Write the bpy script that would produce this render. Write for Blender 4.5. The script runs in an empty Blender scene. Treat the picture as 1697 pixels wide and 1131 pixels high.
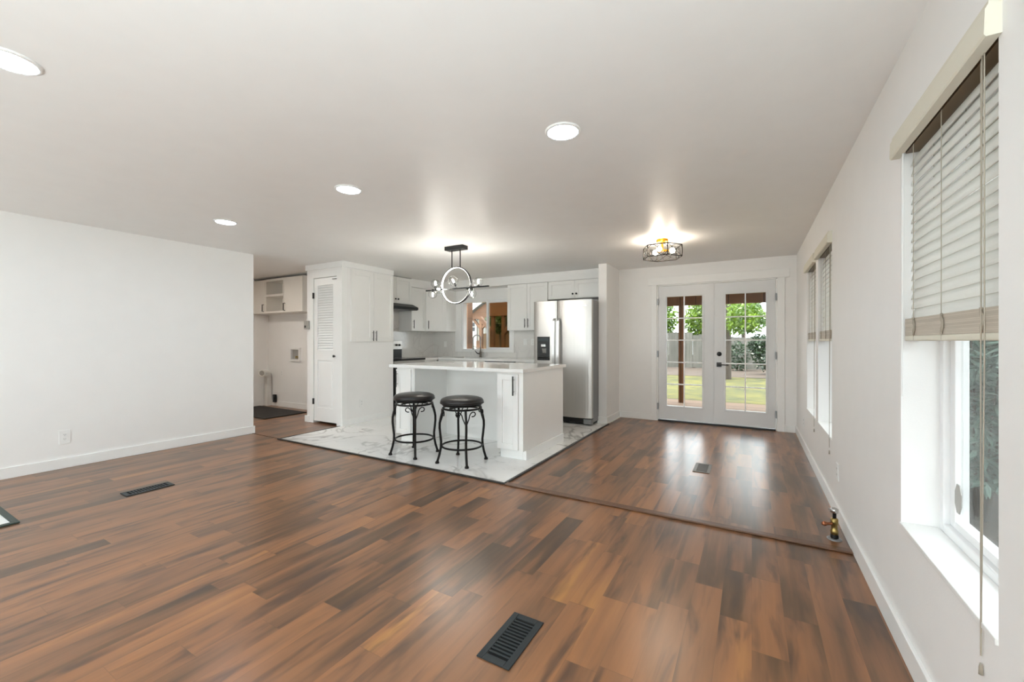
import bpy, bmesh, math, random
from mathutils import Vector, Matrix
random.seed(7)
PI = math.pi
SC = bpy.context.scene
COL = SC.collection

# ------------------------------------------------------------------ camera, sky, sun, exposure
CAM_H, YAW, FPX = 1.25, 0.52136, 692.0
cd = bpy.data.cameras.new('camera'); cam = bpy.data.objects.new('camera', cd); COL.objects.link(cam)
cd.sensor_fit = 'HORIZONTAL'; cd.sensor_width = 36.0; cd.lens = FPX / 1697.0 * 36.0
cd.shift_y = 0.5 / 1697.0; cd.clip_start = 0.05; cd.clip_end = 300
cam.location = (0, 0, CAM_H); cam.rotation_euler = (PI / 2, 0, YAW)
SC.camera = cam

SKY_STRENGTH, SUN_STRENGTH, CAN_POWER, EXPOSURE = 5.2, 7.0, 48.0, 0.43
world = bpy.data.worlds.new('sky'); SC.world = world; world.use_nodes = True
wn = world.node_tree.nodes; wl = world.node_tree.links
bg = wn['Background']; bg.inputs['Color'].default_value = (0.90, 0.95, 1.0, 1); bg.inputs['Strength'].default_value = SKY_STRENGTH
sd = bpy.data.lights.new('sun', 'SUN'); sd.energy = SUN_STRENGTH; sd.angle = math.radians(1.5); sd.color = (1.0, 0.93, 0.80)
sun = bpy.data.objects.new('sun', sd); COL.objects.link(sun)
sun.rotation_euler = Vector((0.55, 0.38, -1.15)).to_track_quat('-Z', 'Y').to_euler()
SC.view_settings.view_transform = 'Standard'; SC.view_settings.look = 'None'
SC.view_settings.gamma = 1.0; SC.view_settings.use_curve_mapping = False
SC.view_settings.exposure = EXPOSURE
SC.cycles.use_denoising = True
SC.cycles.max_bounces = 10; SC.cycles.diffuse_bounces = 6; SC.cycles.glossy_bounces = 5
SC.cycles.transmission_bounces = 8; SC.cycles.transparent_max_bounces = 24
SC.cycles.caustics_reflective = False; SC.cycles.caustics_refractive = False
SC.cycles.sample_clamp_indirect = 6.0

def area(name, loc, direction, sx, sy, energy, color=(1, 1, 1), shape='RECTANGLE', portal=False):
    l = bpy.data.lights.new(name, 'AREA'); l.energy = energy; l.color = color; l.shape = shape; l.size = sx
    if shape == 'RECTANGLE': l.size_y = sy
    o = bpy.data.objects.new(name, l); COL.objects.link(o); o.location = loc
    o.rotation_euler = Vector(direction).to_track_quat('-Z', 'Y').to_euler()
    if portal: l.cycles.is_portal = True
    return o
area('sky_portal', (-0.5, 7.12, 1.1), (0, -1, 0), 1.6, 2.0, 1, portal=True)
area('sky_portal', (-4.55, 7.16, 1.55), (0, -1, 0), 1.3, 1.0, 1, portal=True)
area('sky_portal', (0.78, 1.89, 1.3), (-1, 0, 0), 1.6, 0.8, 1, portal=True)
area('sky_portal', (0.78, 4.36, 1.3), (-1, 0, 0), 1.6, 0.8, 1, portal=True)
area('sky_portal', (0.78, 5.27, 1.3), (-1, 0, 0), 1.6, 0.8, 1, portal=True)
area('sky_portal', (-4.35, -3.42, 1.2), (0, 1, 0), 2.5, 1.9, 1, portal=True)
area('sky_portal', (0.78, -1.6, 1.3), (-1, 0, 0), 1.6, 1.5, 1, portal=True)

# added fill lamps standing low inside the room, aimed up at the ceiling
area('ceiling_fill', (-4.35, -2.95, 0.55), (0.45, 0.30, 1), 2.4, 0.9, 62, (0.82, 0.945, 0.985))
area('ceiling_fill', (0.30, -1.6, 0.55), (-0.3, -0.10, 1), 1.5, 0.6, 150, (0.82, 0.945, 0.985))

# ------------------------------------------------------------------ materials
def lin(h):
    h = h.lstrip('#'); out = []
    for i in (0, 2, 4):
        c = int(h[i:i + 2], 16) / 255.0
        out.append(c / 12.92 if c <= 0.04045 else ((c + 0.055) / 1.055) ** 2.4)
    return (*out, 1.0)

class NT:
    def __init__(s, name):
        s.m = bpy.data.materials.new(name); s.m.use_nodes = True
        s.t = s.m.node_tree; s.n = s.t.nodes; s.l = s.t.links
        s.b = s.n['Principled BSDF']; s.out = s.n['Material Output']
    def node(s, typ, **kw):
        nd = s.n.new(typ)
        for k, v in kw.items(): setattr(nd, k, v)
        return nd
    def set(s, sock, v):
        if hasattr(v, 'links'): s.l.new(v, sock)
        else: sock.default_value = v
    def math(s, op, a, b=None, c=None):
        nd = s.node('ShaderNodeMath', operation=op); s.set(nd.inputs[0], a)
        if b is not None: s.set(nd.inputs[1], b)
        if c is not None: s.set(nd.inputs[2], c)
        return nd.outputs[0]
    def coords(s): return s.node('ShaderNodeTexCoord').outputs['Object']
    def sep(s, v):
        nd = s.node('ShaderNodeSeparateXYZ'); s.l.new(v, nd.inputs[0]); return nd.outputs
    def comb(s, x, y, z=0.0):
        nd = s.node('ShaderNodeCombineXYZ')
        for i, v in enumerate((x, y, z)): s.set(nd.inputs[i], v)
        return nd.outputs[0]
    def noise(s, vec, scale=5, detail=4, rough=0.5, dist=0.0):
        nd = s.node('ShaderNodeTexNoise'); s.l.new(vec, nd.inputs['Vector'])
        nd.inputs['Scale'].default_value = scale; nd.inputs['Detail'].default_value = detail
        nd.inputs['Roughness'].default_value = rough; nd.inputs['Distortion'].default_value = dist
        return nd.outputs['Fac']
    def ramp(s, fac, stops, interp='LINEAR'):
        nd = s.node('ShaderNodeValToRGB'); s.l.new(fac, nd.inputs[0]); cr = nd.color_ramp; cr.interpolation = interp
        while len(cr.elements) < len(stops): cr.elements.new(0.5)
        for e, (p, c) in zip(cr.elements, stops): e.position = p; e.color = c
        return nd.outputs[0]
    def mix(s, fac, a, b, mode='MIX'):
        nd = s.node('ShaderNodeMix', data_type='RGBA', blend_type=mode)
        s.set(nd.inputs[0], fac); s.set(nd.inputs[6], a); s.set(nd.inputs[7], b)
        return nd.outputs[2]
    def bump(s, height, strength=0.2, dist=0.002):
        nd = s.node('ShaderNodeBump'); s.l.new(height, nd.inputs['Height'])
        nd.inputs['Strength'].default_value = strength; nd.inputs['Distance'].default_value = dist
        s.l.new(nd.outputs[0], s.b.inputs['Normal'])
    def color(s, v): s.set(s.b.inputs['Base Color'], v)

def mat(name, hexc, rough=0.5, metal=0.0, var=0.03, nscale=6.0, bump=0.0, bscale=200.0, spec=0.5, coat=0.0):
    t = NT(name); c = lin(hexc); co = t.coords()
    f = t.noise(co, nscale, 3)
    lo = tuple(max(0, x * (1 - var)) for x in c[:3]) + (1,); hi = tuple(min(1, x * (1 + var)) for x in c[:3]) + (1,)
    t.color(t.ramp(f, [(0.3, lo), (0.7, hi)]))
    t.b.inputs['Roughness'].default_value = rough; t.b.inputs['Metallic'].default_value = metal
    t.b.inputs['Specular IOR Level'].default_value = spec; t.b.inputs['Coat Weight'].default_value = coat
    if bump: t.bump(t.noise(co, bscale, 2), bump, 0.003)
    return t.m

def emis(name, hexc, strength):
    t = NT(name); t.color(lin(hexc)); t.b.inputs['Emission Color'].default_value = lin(hexc)
    t.b.inputs['Emission Strength'].default_value = strength; return t.m

def glassm(name, tint='#ffffff', refl=1.0, ior=1.45):
    t = NT(name); tr = t.node('ShaderNodeBsdfTransparent'); tr.inputs[0].default_value = lin(tint)
    gl = t.node('ShaderNodeBsdfGlossy'); gl.inputs['Roughness'].default_value = 0.02
    fr = t.node('ShaderNodeFresnel'); fr.inputs[0].default_value = ior
    k = t.math('MULTIPLY', fr.outputs[0], refl)
    mx = t.node('ShaderNodeMixShader'); t.l.new(k, mx.inputs[0]); t.l.new(tr.outputs[0], mx.inputs[1]); t.l.new(gl.outputs[0], mx.inputs[2])
    t.l.new(mx.outputs[0], t.out.inputs['Surface']); return t.m

def globem():
    t = NT('globe_glass'); tr = t.node('ShaderNodeBsdfTransparent'); gl = t.node('ShaderNodeBsdfGlossy'); gl.inputs['Roughness'].default_value = 0.03; gl.inputs['Color'].default_value = (0.55, 0.55, 0.55, 1)
    lw = t.node('ShaderNodeLayerWeight'); lw.inputs['Blend'].default_value = 0.5
    k = t.math('MULTIPLY_ADD', t.math('POWER', lw.outputs['Facing'], 3.0), 0.75, 0.05)
    mx = t.node('ShaderNodeMixShader'); t.l.new(k, mx.inputs[0]); t.l.new(tr.outputs[0], mx.inputs[1]); t.l.new(gl.outputs[0], mx.inputs[2])
    t.l.new(mx.outputs[0], t.out.inputs['Surface']); return t.m

def wood_floor():
    t = NT('plank_floor'); x, y, z = t.sep(t.coords()); W, L = 0.127, 0.70
    r = t.math('DIVIDE', x, W); row = t.math('FLOOR', r)
    wnz = t.node('ShaderNodeTexWhiteNoise', noise_dimensions='1D'); t.l.new(row, wnz.inputs['W'])
    yy = t.math('ADD', t.math('DIVIDE', y, L), t.math('MULTIPLY', wnz.outputs['Value'], 7.0))
    # uneven plank lengths: warp the running coordinate a little per row
    yy = t.math('ADD', yy, t.math('MULTIPLY', t.math('SINE', t.math('ADD', t.math('MULTIPLY', yy, 1.9), t.math('MULTIPLY', row, 2.3))), 0.32))
    pl = t.math('FLOOR', yy)
    wn2 = t.node('ShaderNodeTexWhiteNoise', noise_dimensions='2D'); t.l.new(t.comb(row, pl), wn2.inputs['Vector'])
    rnd = wn2.outputs['Value']; rc = t.sep(wn2.outputs['Color'])
    v = t.comb(t.math('MULTIPLY', x, 1.0), t.math('ADD', t.math('MULTIPLY', y, 0.07), t.math('MULTIPLY', rnd, 40.0)), t.math('MULTIPLY', rc[1], 9.0))
    streak = t.noise(v, 13.0, 3, 0.5, 0.25)
    grain = t.noise(v, 55.0, 2, 0.5)
    big = t.noise(t.comb(t.math('MULTIPLY', x, 1.3), t.math('ADD', t.math('MULTIPLY', y, 0.45), t.math('MULTIPLY', rnd, 31.0)), rc[2]), 3.2, 2, 0.5, 0.2)
    f = t.math('ADD', t.math('MULTIPLY', rnd, 0.36), t.math('ADD', t.math('MULTIPLY', streak, 0.78), t.math('MULTIPLY', big, 0.5)))
    f = t.math('MULTIPLY_ADD', f, 1.0, -0.30)
    c = t.ramp(f, [(0.12, lin('#42311f')), (0.33, lin('#60452e')), (0.50, lin('#845b3d')), (0.72, lin('#976641')), (0.95, lin('#ae7b46'))])
    dk = t.noise(t.comb(t.math('MULTIPLY', x, 1.0), t.math('ADD', t.math('MULTIPLY', y, 0.16), t.math('MULTIPLY', rc[0], 23.0)), rnd), 11.0, 3, 0.55, 0.5)
    c = t.mix(t.ramp(dk, [(0.50, (0, 0, 0, 1)), (0.68, (0.8, 0.8, 0.8, 1))]), c, lin('#45342a'))
    gr = t.ramp(grain, [(0.25, (0.93, 0.925, 0.92, 1)), (0.7, (1.03, 1.03, 1.03, 1))])
    c = t.mix(1.0, c, gr, 'MULTIPLY')
    ex = t.math('ABSOLUTE', t.math('SUBTRACT', t.math('FRACT', r), 0.5)); ey = t.math('ABSOLUTE', t.math('SUBTRACT', t.math('FRACT', yy), 0.5))
    seam = t.math('MAXIMUM', t.math('GREATER_THAN', ex, 0.4945), t.math('GREATER_THAN', ey, 0.4970))
    c = t.mix(t.math('MULTIPLY', seam, 0.30), c, lin('#4f3828'))
    t.color(c); t.b.inputs['Specular IOR Level'].default_value = 0.7
    t.b.inputs['Roughness'].default_value = 0.285
    return t.m

def marble(name, tile=None, base='#eceae6', vein='#a9a6a3', rough=0.15, scale=1.0, fade=0.6):
    t = NT(name); co = t.coords()
    def ridge(s, d, w, off):
        vm = t.node('ShaderNodeVectorMath', operation='ADD'); t.l.new(co, vm.inputs[0]); vm.inputs[1].default_value = (off, off * 1.7, off * 0.6)
        n = t.noise(vm.outputs[0], s * scale, 4, 0.48, d)
        a = t.math('ABSOLUTE', t.math('SUBTRACT', n, 0.5))
        return t.ramp(a, [(0.0, (1, 1, 1, 1)), (w, (0, 0, 0, 1))])
    v1 = ridge(1.1, 0.8, 0.016, 3.1); v2 = ridge(2.4, 0.6, 0.010, 7.7)
    gate = t.ramp(t.noise(co, 1.3 * scale, 2), [(0.38, (0, 0, 0, 1)), (0.55, (1, 1, 1, 1))])
    m = t.math('MULTIPLY', t.math('MAXIMUM', v1, t.math('MULTIPLY', v2, 0.6)), gate)
    c = t.mix(t.math('MULTIPLY', m, fade), lin(base), lin(vein))
    cloud = t.ramp(t.noise(co, 1.7 * scale, 4, 0.6), [(0.35, (0.94, 0.94, 0.945, 1)), (0.65, (1, 1, 1, 1))])
    c = t.mix(1.0, c, cloud, 'MULTIPLY')
    if tile:
        x, y, z = t.sep(co); fx = t.math('ABSOLUTE', t.math('SUBTRACT', t.math('FRACT', t.math('DIVIDE', x, tile[0])), 0.5)); fy = t.math('ABSOLUTE', t.math('SUBTRACT', t.math('FRACT', t.math('DIVIDE', y, tile[1])), 0.5))
        g = t.math('MAXIMUM', t.math('GREATER_THAN', fx, 0.4982), t.math('GREATER_THAN', fy, 0.4965))
        c = t.mix(t.math('MULTIPLY', g, 0.45), c, lin('#c4c1bc'))
    t.color(c); t.b.inputs['Roughness'].default_value = rough
    return t.m

def planks_mat(name, ca, cb, w, axis=0, rough=0.8, gap='#2a2018', stain=None):
    t = NT(name); co = t.coords(); xyz = t.sep(co); a = xyz[axis]
    r = t.math('DIVIDE', a, w); row = t.math('FLOOR', r)
    wz = t.node('ShaderNodeTexWhiteNoise', noise_dimensions='1D'); t.l.new(row, wz.inputs['W'])
    sc = [1.0, 1.0, 1.0]; 
    other = [i for i in range(3) if i != axis]
    vec = [None] * 3; vec[axis] = t.math('MULTIPLY', a, 1.0)
    for i in other: vec[i] = t.math('ADD', t.math('MULTIPLY', xyz[i], 0.15), t.math('MULTIPLY', wz.outputs['Value'], 20.0))
    g = t.noise(t.comb(*vec), 25.0, 5, 0.6, 0.4)
    f = t.math('ADD', t.math('MULTIPLY', g, 0.7), t.math('MULTIPLY', wz.outputs['Value'], 0.3))
    c = t.ramp(f, [(0.25, lin(ca)), (0.75, lin(cb))])
    if stain:
        s = t.ramp(t.noise(co, 1.1, 4, 0.6), [(0.45, (0, 0, 0, 1)), (0.7, (1, 1, 1, 1))]); c = t.mix(t.math('MULTIPLY', s, 0.6), c, lin(stain))
    e = t.math('ABSOLUTE', t.math('SUBTRACT', t.math('FRACT', r), 0.5))
    c = t.mix(t.math('GREATER_THAN', e, 0.475), c, lin(gap))
    t.color(c); t.b.inputs['Roughness'].default_value = rough; return t.m

def leafm(name, hexa, hexb, trans=0.35):
    t = NT(name); co = t.coords(); c = t.ramp(t.noise(co, 2.3, 3), [(0.35, lin(hexa)), (0.65, lin(hexb))])
    d = t.node('ShaderNodeBsdfDiffuse'); t.l.new(c, d.inputs[0]); tr = t.node('ShaderNodeBsdfTranslucent'); t.l.new(c, tr.inputs[0])
    gl = t.node('ShaderNodeBsdfGlossy'); gl.inputs['Roughness'].default_value = 0.35
    m1 = t.node('ShaderNodeMixShader'); m1.inputs[0].default_value = trans; t.l.new(d.outputs[0], m1.inputs[1]); t.l.new(tr.outputs[0], m1.inputs[2])
    m2 = t.node('ShaderNodeMixShader'); m2.inputs[0].default_value = 0.06; t.l.new(m1.outputs[0], m2.inputs[1]); t.l.new(gl.outputs[0], m2.inputs[2])
    t.l.new(m2.outputs[0], t.out.inputs['Surface']); return t.m

def ground_mat(name, a, b, c2, s1, s2):
    t = NT(name); co = t.coords()
    c = t.ramp(t.noise(co, s1, 5, 0.6), [(0.35, lin(a)), (0.65, lin(b))])
    c = t.mix(t.ramp(t.noise(co, s2, 6, 0.7), [(0.5, (0, 0, 0, 1)), (0.7, (1, 1, 1, 1))]), c, lin(c2))
    t.color(c); t.b.inputs['Roughness'].default_value = 0.95; t.bump(t.noise(co, s2 * 2, 4), 0.6, 0.03); return t.m

M = {}
M['wall'] = mat('wall_paint', '#efeeec', 0.55, var=0.008, bump=0.10, bscale=150, spec=0.3)
M['ceil'] = mat('ceiling_paint', '#f0efed', 0.45, var=0.01, bump=0.06, bscale=70, spec=0.35)
M['trim'] = mat('white_trim_paint', '#f0f0ee', 0.35, var=0.006)
M['cab'] = mat('white_cabinet_paint', '#eeedea', 0.35, var=0.006)
M['melamine'] = mat('white_melamine', '#e8e4dd', 0.4, var=0.01)
M['door'] = mat('grey_white_door_paint', '#dedfdf', 0.35, var=0.006)
M['floor'] = wood_floor()
M['tile'] = marble('marble_tile', (1.2, 0.6), '#f1f0ed', '#8b8886', 0.12, 0.95, 0.66)
M['splash'] = marble('marble_backsplash', None, '#e6e4e0', '#b7b4b0', 0.15, 0.8, 0.45)
M['quartz'] = marble('white_quartz', None, '#f1f0ed', '#dcd9d4', 0.08, 0.9, 0.4)
M['black'] = mat('black_metal', '#141414', 0.4, 0.6, var=0.08)
M['blackpl'] = mat('black_plastic', '#0d0d0e', 0.35, var=0.05)
M['iron'] = mat('dark_bronze_iron', '#1d1a18', 0.45, 0.7, var=0.15, nscale=30)
M['leather'] = mat('black_leather', '#171312', 0.30, var=0.12, nscale=14, bump=0.12, bscale=260)
M['register'] = mat('charcoal_register_metal', '#2b3134', 0.45, 0.4, var=0.06)
M['bronze'] = mat('brown_register_metal', '#6a625a', 0.45, 0.5, var=0.06)
M['void'] = mat('dark_duct', '#050505', 0.9)
M['blackglass'] = mat('black_glass', '#060606', 0.06, var=0.02)
M['chrome'] = mat('chrome', '#c9c9c8', 0.15, 1.0)
M['nickel'] = mat('brushed_nickel', '#8d8881', 0.3, 1.0)
M['grey'] = mat('grey_metal', '#8e8f90', 0.4, 0.6)
M['brass'] = mat('aged_brass', '#a08a56', 0.3, 1.0, var=0.2, nscale=60)
M['copper'] = mat('copper_pipe', '#a5694a', 0.3, 1.0, var=0.15, nscale=60)
M['gold'] = mat('gold_metal', '#e0a032', 0.3, 0.9)
M['plate'] = mat('white_plastic', '#eeeeec', 0.35)
M['mat'] = planks_mat('black_mat', '#151312', '#24201d', 0.09, 0, 0.7, '#0c0b0a')
M['cream'] = mat('cream_valance', '#dcd8c8', 0.5, var=0.01)
M['slat'] = None
M['stack'] = planks_mat('blind_stack', '#b1a798', '#cbc2b4', 0.0055, 2, 0.6, '#7d7263')
M['cord'] = mat('blind_cord', '#a89f90', 0.7)
M['vinyl'] = mat('white_vinyl', '#f0f0f0', 0.35)
M['glass'] = glassm('window_glass', '#fafcfb', 0.25)
M['globe'] = globem()
M['screen'] = glassm('insect_screen', '#c2b298', 0.15)
M['can'] = emis('led_diffuser', '#d9ecfd', CAN_POWER)
M['hallcan'] = emis('hall_led_diffuser', '#fff6ea', CAN_POWER * 5)
M['ledring'] = emis('led_strip', '#fffaf0', 12.0)
M['bulb'] = emis('glowing_bulb', '#fcf8ee', 325.0)
M['warm'] = emis('warm_bulb', '#fff0dc', 140.0)
M['redwood'] = mat('threshold_wood', '#634430', 0.35, var=0.12, nscale=18)
M['darktrim'] = mat('black_transition_strip', '#2c2926', 0.4, 0.3)
M['deck'] = planks_mat('deck_boards', '#6b5038', '#8c6c4e', 0.14, 1, 0.8, '#4b3725')
M['timber'] = planks_mat('cedar_timber', '#4a3322', '#6b4b34', 0.31, 2, 0.75, '#4a3322')
M['patio'] = planks_mat('patio_roof_wood', '#6b4526', '#8a5e38', 0.3, 0, 0.8, '#402814')
M['fence'] = planks_mat('weathered_fence', '#4a4944', '#65635c', 0.140, 0, 0.9, '#1f1d19', '#34382e')
M['brownfence'] = planks_mat('brown_fence', '#5a4531', '#755c42', 0.14, 0, 0.9, '#382a1d')
M['lawn'] = ground_mat('lawn_painted_dapples', '#323509', '#55500f', '#171c07', 0.9, 2.6)  # noise patches paint dappled sun and shade into the grass colour
M['mulch'] = ground_mat('leaf_mulch', '#3b3028', '#4c4036', '#261d17', 3.0, 14.0)
M['bark'] = mat('tree_bark', '#453c33', 0.9, var=0.3, nscale=20, bump=0.8, bscale=30)
M['leafbright'] = leafm('bright_leaves', '#3f5f16', '#7d9a2a', 0.5)
M['leafmid'] = leafm('mid_leaves', '#223f16', '#436226', 0.4)
M['leafdark'] = leafm('dark_leaves', '#172b13', '#2b4222', 0.3)
M['leafblue'] = leafm('blue_green_leaves', '#4d6a5c', '#93a89b', 0.25)
M['leafpale'] = leafm('pale_yellow_leaves', '#6f6f3e', '#888655', 0.35)
M['roofmetal'] = mat('white_metal_roof', '#9ca0a6', 0.3, 0.2)
M['siding'] = mat('cream_siding', '#8d8a80', 0.7)
M['sheddoor'] = mat('shed_white_paint', '#a09e98', 0.6)
M['house'] = mat('exterior_siding', '#b9b2a4', 0.8)
M['dryergrey'] = mat('white_vent_pipe', '#e6e4df', 0.4)
M['doorbell'] = mat('grey_thermostat', '#a7a5a0', 0.4, 0.4)
M['steelframe'] = mat('green_black_frame', '#33403b', 0.5)

def steel():
    t = NT('stainless_steel'); co = t.coords(); x, y, z = t.sep(co)
    n = t.noise(t.comb(t.math('MULTIPLY', x, 220.0), t.math('MULTIPLY', y, 220.0), t.math('MULTIPLY', z, 1.2)), 1.0, 3)
    t.color(t.ramp(n, [(0.3, lin('#c3c0bc')), (0.7, lin('#cbc8c4'))])); t.b.inputs['Metallic'].default_value = 1.0
    t.l.new(t.math('MULTIPLY_ADD', n, 0.08, 0.36), t.b.inputs['Roughness'])
    t.bump(t.noise(t.comb(t.math('MULTIPLY', x, 5.0), t.math('MULTIPLY', y, 5.0), t.math('MULTIPLY', z, 0.5)), 1.0, 2), 0.25, 0.02)
    return t.m
M['steel'] = steel()
def slatm():
    t = NT('white_slats'); c = lin('#efeeea')
    d = t.node('ShaderNodeBsdfDiffuse'); d.inputs[0].default_value = c; tr = t.node('ShaderNodeBsdfTranslucent'); tr.inputs[0].default_value = c
    m1 = t.node('ShaderNodeMixShader'); m1.inputs[0].default_value = 0.5; t.l.new(d.outputs[0], m1.inputs[1]); t.l.new(tr.outputs[0], m1.inputs[2])
    t.l.new(m1.outputs[0], t.out.inputs['Surface']); return t.m
M['slat'] = slatm()

# ------------------------------------------------------------------ mesh building
class MB:
    def __init__(s): s.v = []; s.f = []; s.smooth = []; s.mi = []; s.cur = 0
    def use(s, i): s.cur = i; return s
    def add(s, vs, fs, sm=False):
        o = len(s.v); s.v += [Vector(v) for v in vs]; s.f += [tuple(i + o for i in f) for f in fs]; s.smooth += [sm] * len(fs); s.mi += [s.cur] * len(fs); return s
    def box(s, x0, x1, y0, y1, z0, z1):
        return s.fbox((0, 0, 0), (1, 0, 0), (0, 1, 0), x0, x1, y0, y1, z0, z1)
    def fbox(s, O, e1, n, a0, a1, d0, d1, z0, z1):       # box in the frame of a wall: along e1, out along n, up z
        O, e1, n = Vector(O), Vector(e1), Vector(n); up = Vector((0, 0, 1))
        p = [O + e1 * a + n * d + up * z for z in (z0, z1) for d in (d0, d1) for a in (a0, a1)]
        fs = [(0, 1, 3, 2), (4, 6, 7, 5), (0, 4, 5, 1), (2, 3, 7, 6), (0, 2, 6, 4), (1, 5, 7, 3)]
        if e1.cross(n).z * (a1 - a0) * (d1 - d0) * (z1 - z0) > 0: fs = [f[::-1] for f in fs]
        return s.add(p, fs)
    def tube(s, pts, r, seg=8, closed=False):
        pts = [Vector(p) for p in pts]; n = len(pts); rs = r if isinstance(r, (list, tuple)) else [r] * n
        vs = []; prev = None
        for i, p in enumerate(pts):
            a = pts[(i - 1) % n] if (closed or i > 0) else p; b = pts[(i + 1) % n] if (closed or i < n - 1) else p
            t = (b - a).normalized()
            if prev is None: u = t.orthogonal().normalized()
            else:
                u = prev - t * prev.dot(t); u = u.normalized() if u.length > 1e-6 else t.orthogonal().normalized()
            prev = u; w = t.cross(u)
            vs += [p + (u * math.cos(2 * PI * k / seg) + w * math.sin(2 * PI * k / seg)) * rs[i] for k in range(seg)]
        fs = []
        for i in range(n if closed else n - 1):
            j = (i + 1) % n
            fs += [(i * seg + k, i * seg + (k + 1) % seg, j * seg + (k + 1) % seg, j * seg + k) for k in range(seg)]
        s.add(vs, fs, True)
        if not closed:
            s.add(vs[:seg], [tuple(range(seg))[::-1]]); s.add(vs[-seg:], [tuple(range(seg))])
        return s
    def cyl(s, p0, p1, r, seg=16): return s.tube([p0, p1], r, seg)
    def lathe(s, c, prof, seg=28, axis=(0, 0, 1), cap=True):
        c = Vector(c); ax = Vector(axis).normalized(); u = ax.orthogonal().normalized(); w = ax.cross(u)
        vs = [c + ax * h + (u * math.cos(2 * PI * k / seg) + w * math.sin(2 * PI * k / seg)) * max(r, 1e-5) for r, h in prof for k in range(seg)]
        fs = [(i * seg + k, i * seg + (k + 1) % seg, (i + 1) * seg + (k + 1) % seg, (i + 1) * seg + k) for i in range(len(prof) - 1) for k in range(seg)]
        s.add(vs, fs, True)
        if cap:
            s.add(vs[:seg], [tuple(range(seg))[::-1]]); s.add(vs[-seg:], [tuple(range(seg))])
        return s
    def sphere(s, c, r, seg=20, rings=12):
        return s.lathe(c, [(r * math.sin(PI * i / rings), -r * math.cos(PI * i / rings)) for i in range(rings + 1)], seg, cap=False)
    def prism(s, poly, z0, z1):
        n = len(poly); vs = [(x, y, z0) for x, y in poly] + [(x, y, z1) for x, y in poly]
        return s.add(vs, [tuple(range(n))[::-1], tuple(range(n, 2 * n))] + [(i, (i + 1) % n, (i + 1) % n + n, i + n) for i in range(n)])
    def slab(s, poly, off):                                # extrude any planar polygon by a vector
        n = len(poly); off = Vector(off); vs = [Vector(p) for p in poly]; vs += [p + off for p in vs]
        return s.add(vs, [tuple(range(n))[::-1], tuple(range(n, 2 * n))] + [(i, (i + 1) % n, (i + 1) % n + n, i + n) for i in range(n)])
    def build(s, name, m, parent=None, bevel=0.0, world_at=None):
        me = bpy.data.meshes.new(name)
        base = Vector((0, 0, 0)); p = parent
        while p is not None: base += p.location; p = p.parent
        loc = Vector(world_at) if (world_at is not None and parent is None) else Vector((0, 0, 0))
        me.from_pydata([v - base - loc for v in s.v], [], s.f)
        me.polygons.foreach_set('use_smooth', s.smooth)
        for q in (m if isinstance(m, (list, tuple)) else [m]): me.materials.append(q)
        me.polygons.foreach_set('material_index', s.mi)
        bm = bmesh.new(); bm.from_mesh(me); bmesh.ops.recalc_face_normals(bm, faces=bm.faces); bm.to_mesh(me); bm.free()
        o = bpy.data.objects.new(name, me); COL.objects.link(o); o.parent = parent; o.location = loc
        if bevel:
            b = o.modifiers.new('bevel', 'BEVEL'); b.width = bevel; b.segments = 2; b.limit_method = 'ANGLE'; b.angle_limit = math.radians(40)
        return o

def thing(name, label, cat, loc=(0, 0, 0), group=None):
    o = bpy.data.objects.new(name, None); COL.objects.link(o); o.location = loc; o.empty_display_size = 0.1
    o['label'] = label; o['category'] = cat
    if group: o['group'] = group
    return o
def tag(o, label, cat, group=None, kind=None):
    o['label'] = label; o['category'] = cat
    if group: o['group'] = group
    if kind: o['kind'] = kind
    return o
def plabel(o, label): o['label'] = label; return o
def struct(o, label=None):
    o['kind'] = 'structure'
    if label: o['label'] = label
    return o
def sempty(name, loc=(0, 0, 0), label=None):
    o = bpy.data.objects.new(name, None); COL.objects.link(o); o.location = loc; o['kind'] = 'structure'
    if label: o['label'] = label
    return o
def copy_tree(o, parent=None):
    c = o.copy(); COL.objects.link(c)
    if parent: c.parent = parent
    for ch in list(o.children): copy_tree(ch, c)
    return c
X1, Y1, Z1 = Vector((1, 0, 0)), Vector((0, 1, 0)), Vector((0, 0, 1))

def wall_open(mb, O, e1, n, a0, a1, th, z0, z1, holes):   # wall with rectangular holes (a0,a1,z0,z1), built as one mesh of strips
    cuts = sorted({a0, a1, *[h[0] for h in holes], *[h[1] for h in holes]})
    for i in range(len(cuts) - 1):
        l, r = cuts[i], cuts[i + 1]; zs = [(z0, z1)]
        for h in holes:
            if h[0] <= l + 1e-6 and h[1] >= r - 1e-6:
                nz = []
                for a, b in zs:
                    if h[2] > a: nz.append((a, min(b, h[2])))
                    if h[3] < b: nz.append((max(a, h[3]), b))
                zs = nz
        for a, b in zs:
            if b - a > 1e-5: mb.fbox(O, e1, n, l, r, 0, th, a, b)
    return mb

# ------------------------------------------------------------------ room shell
H = 2.43
RX, LX, FY = 0.53, -5.88, 6.87          # right wall, left wall, far wall
KY, KX = 6.87, -5.87                     # kitchen back and left wall faces
BACK = -3.2
SO_Y, SO_X, SO_Z = 6.54, -5.54, 2.275    # soffit faces

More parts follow.
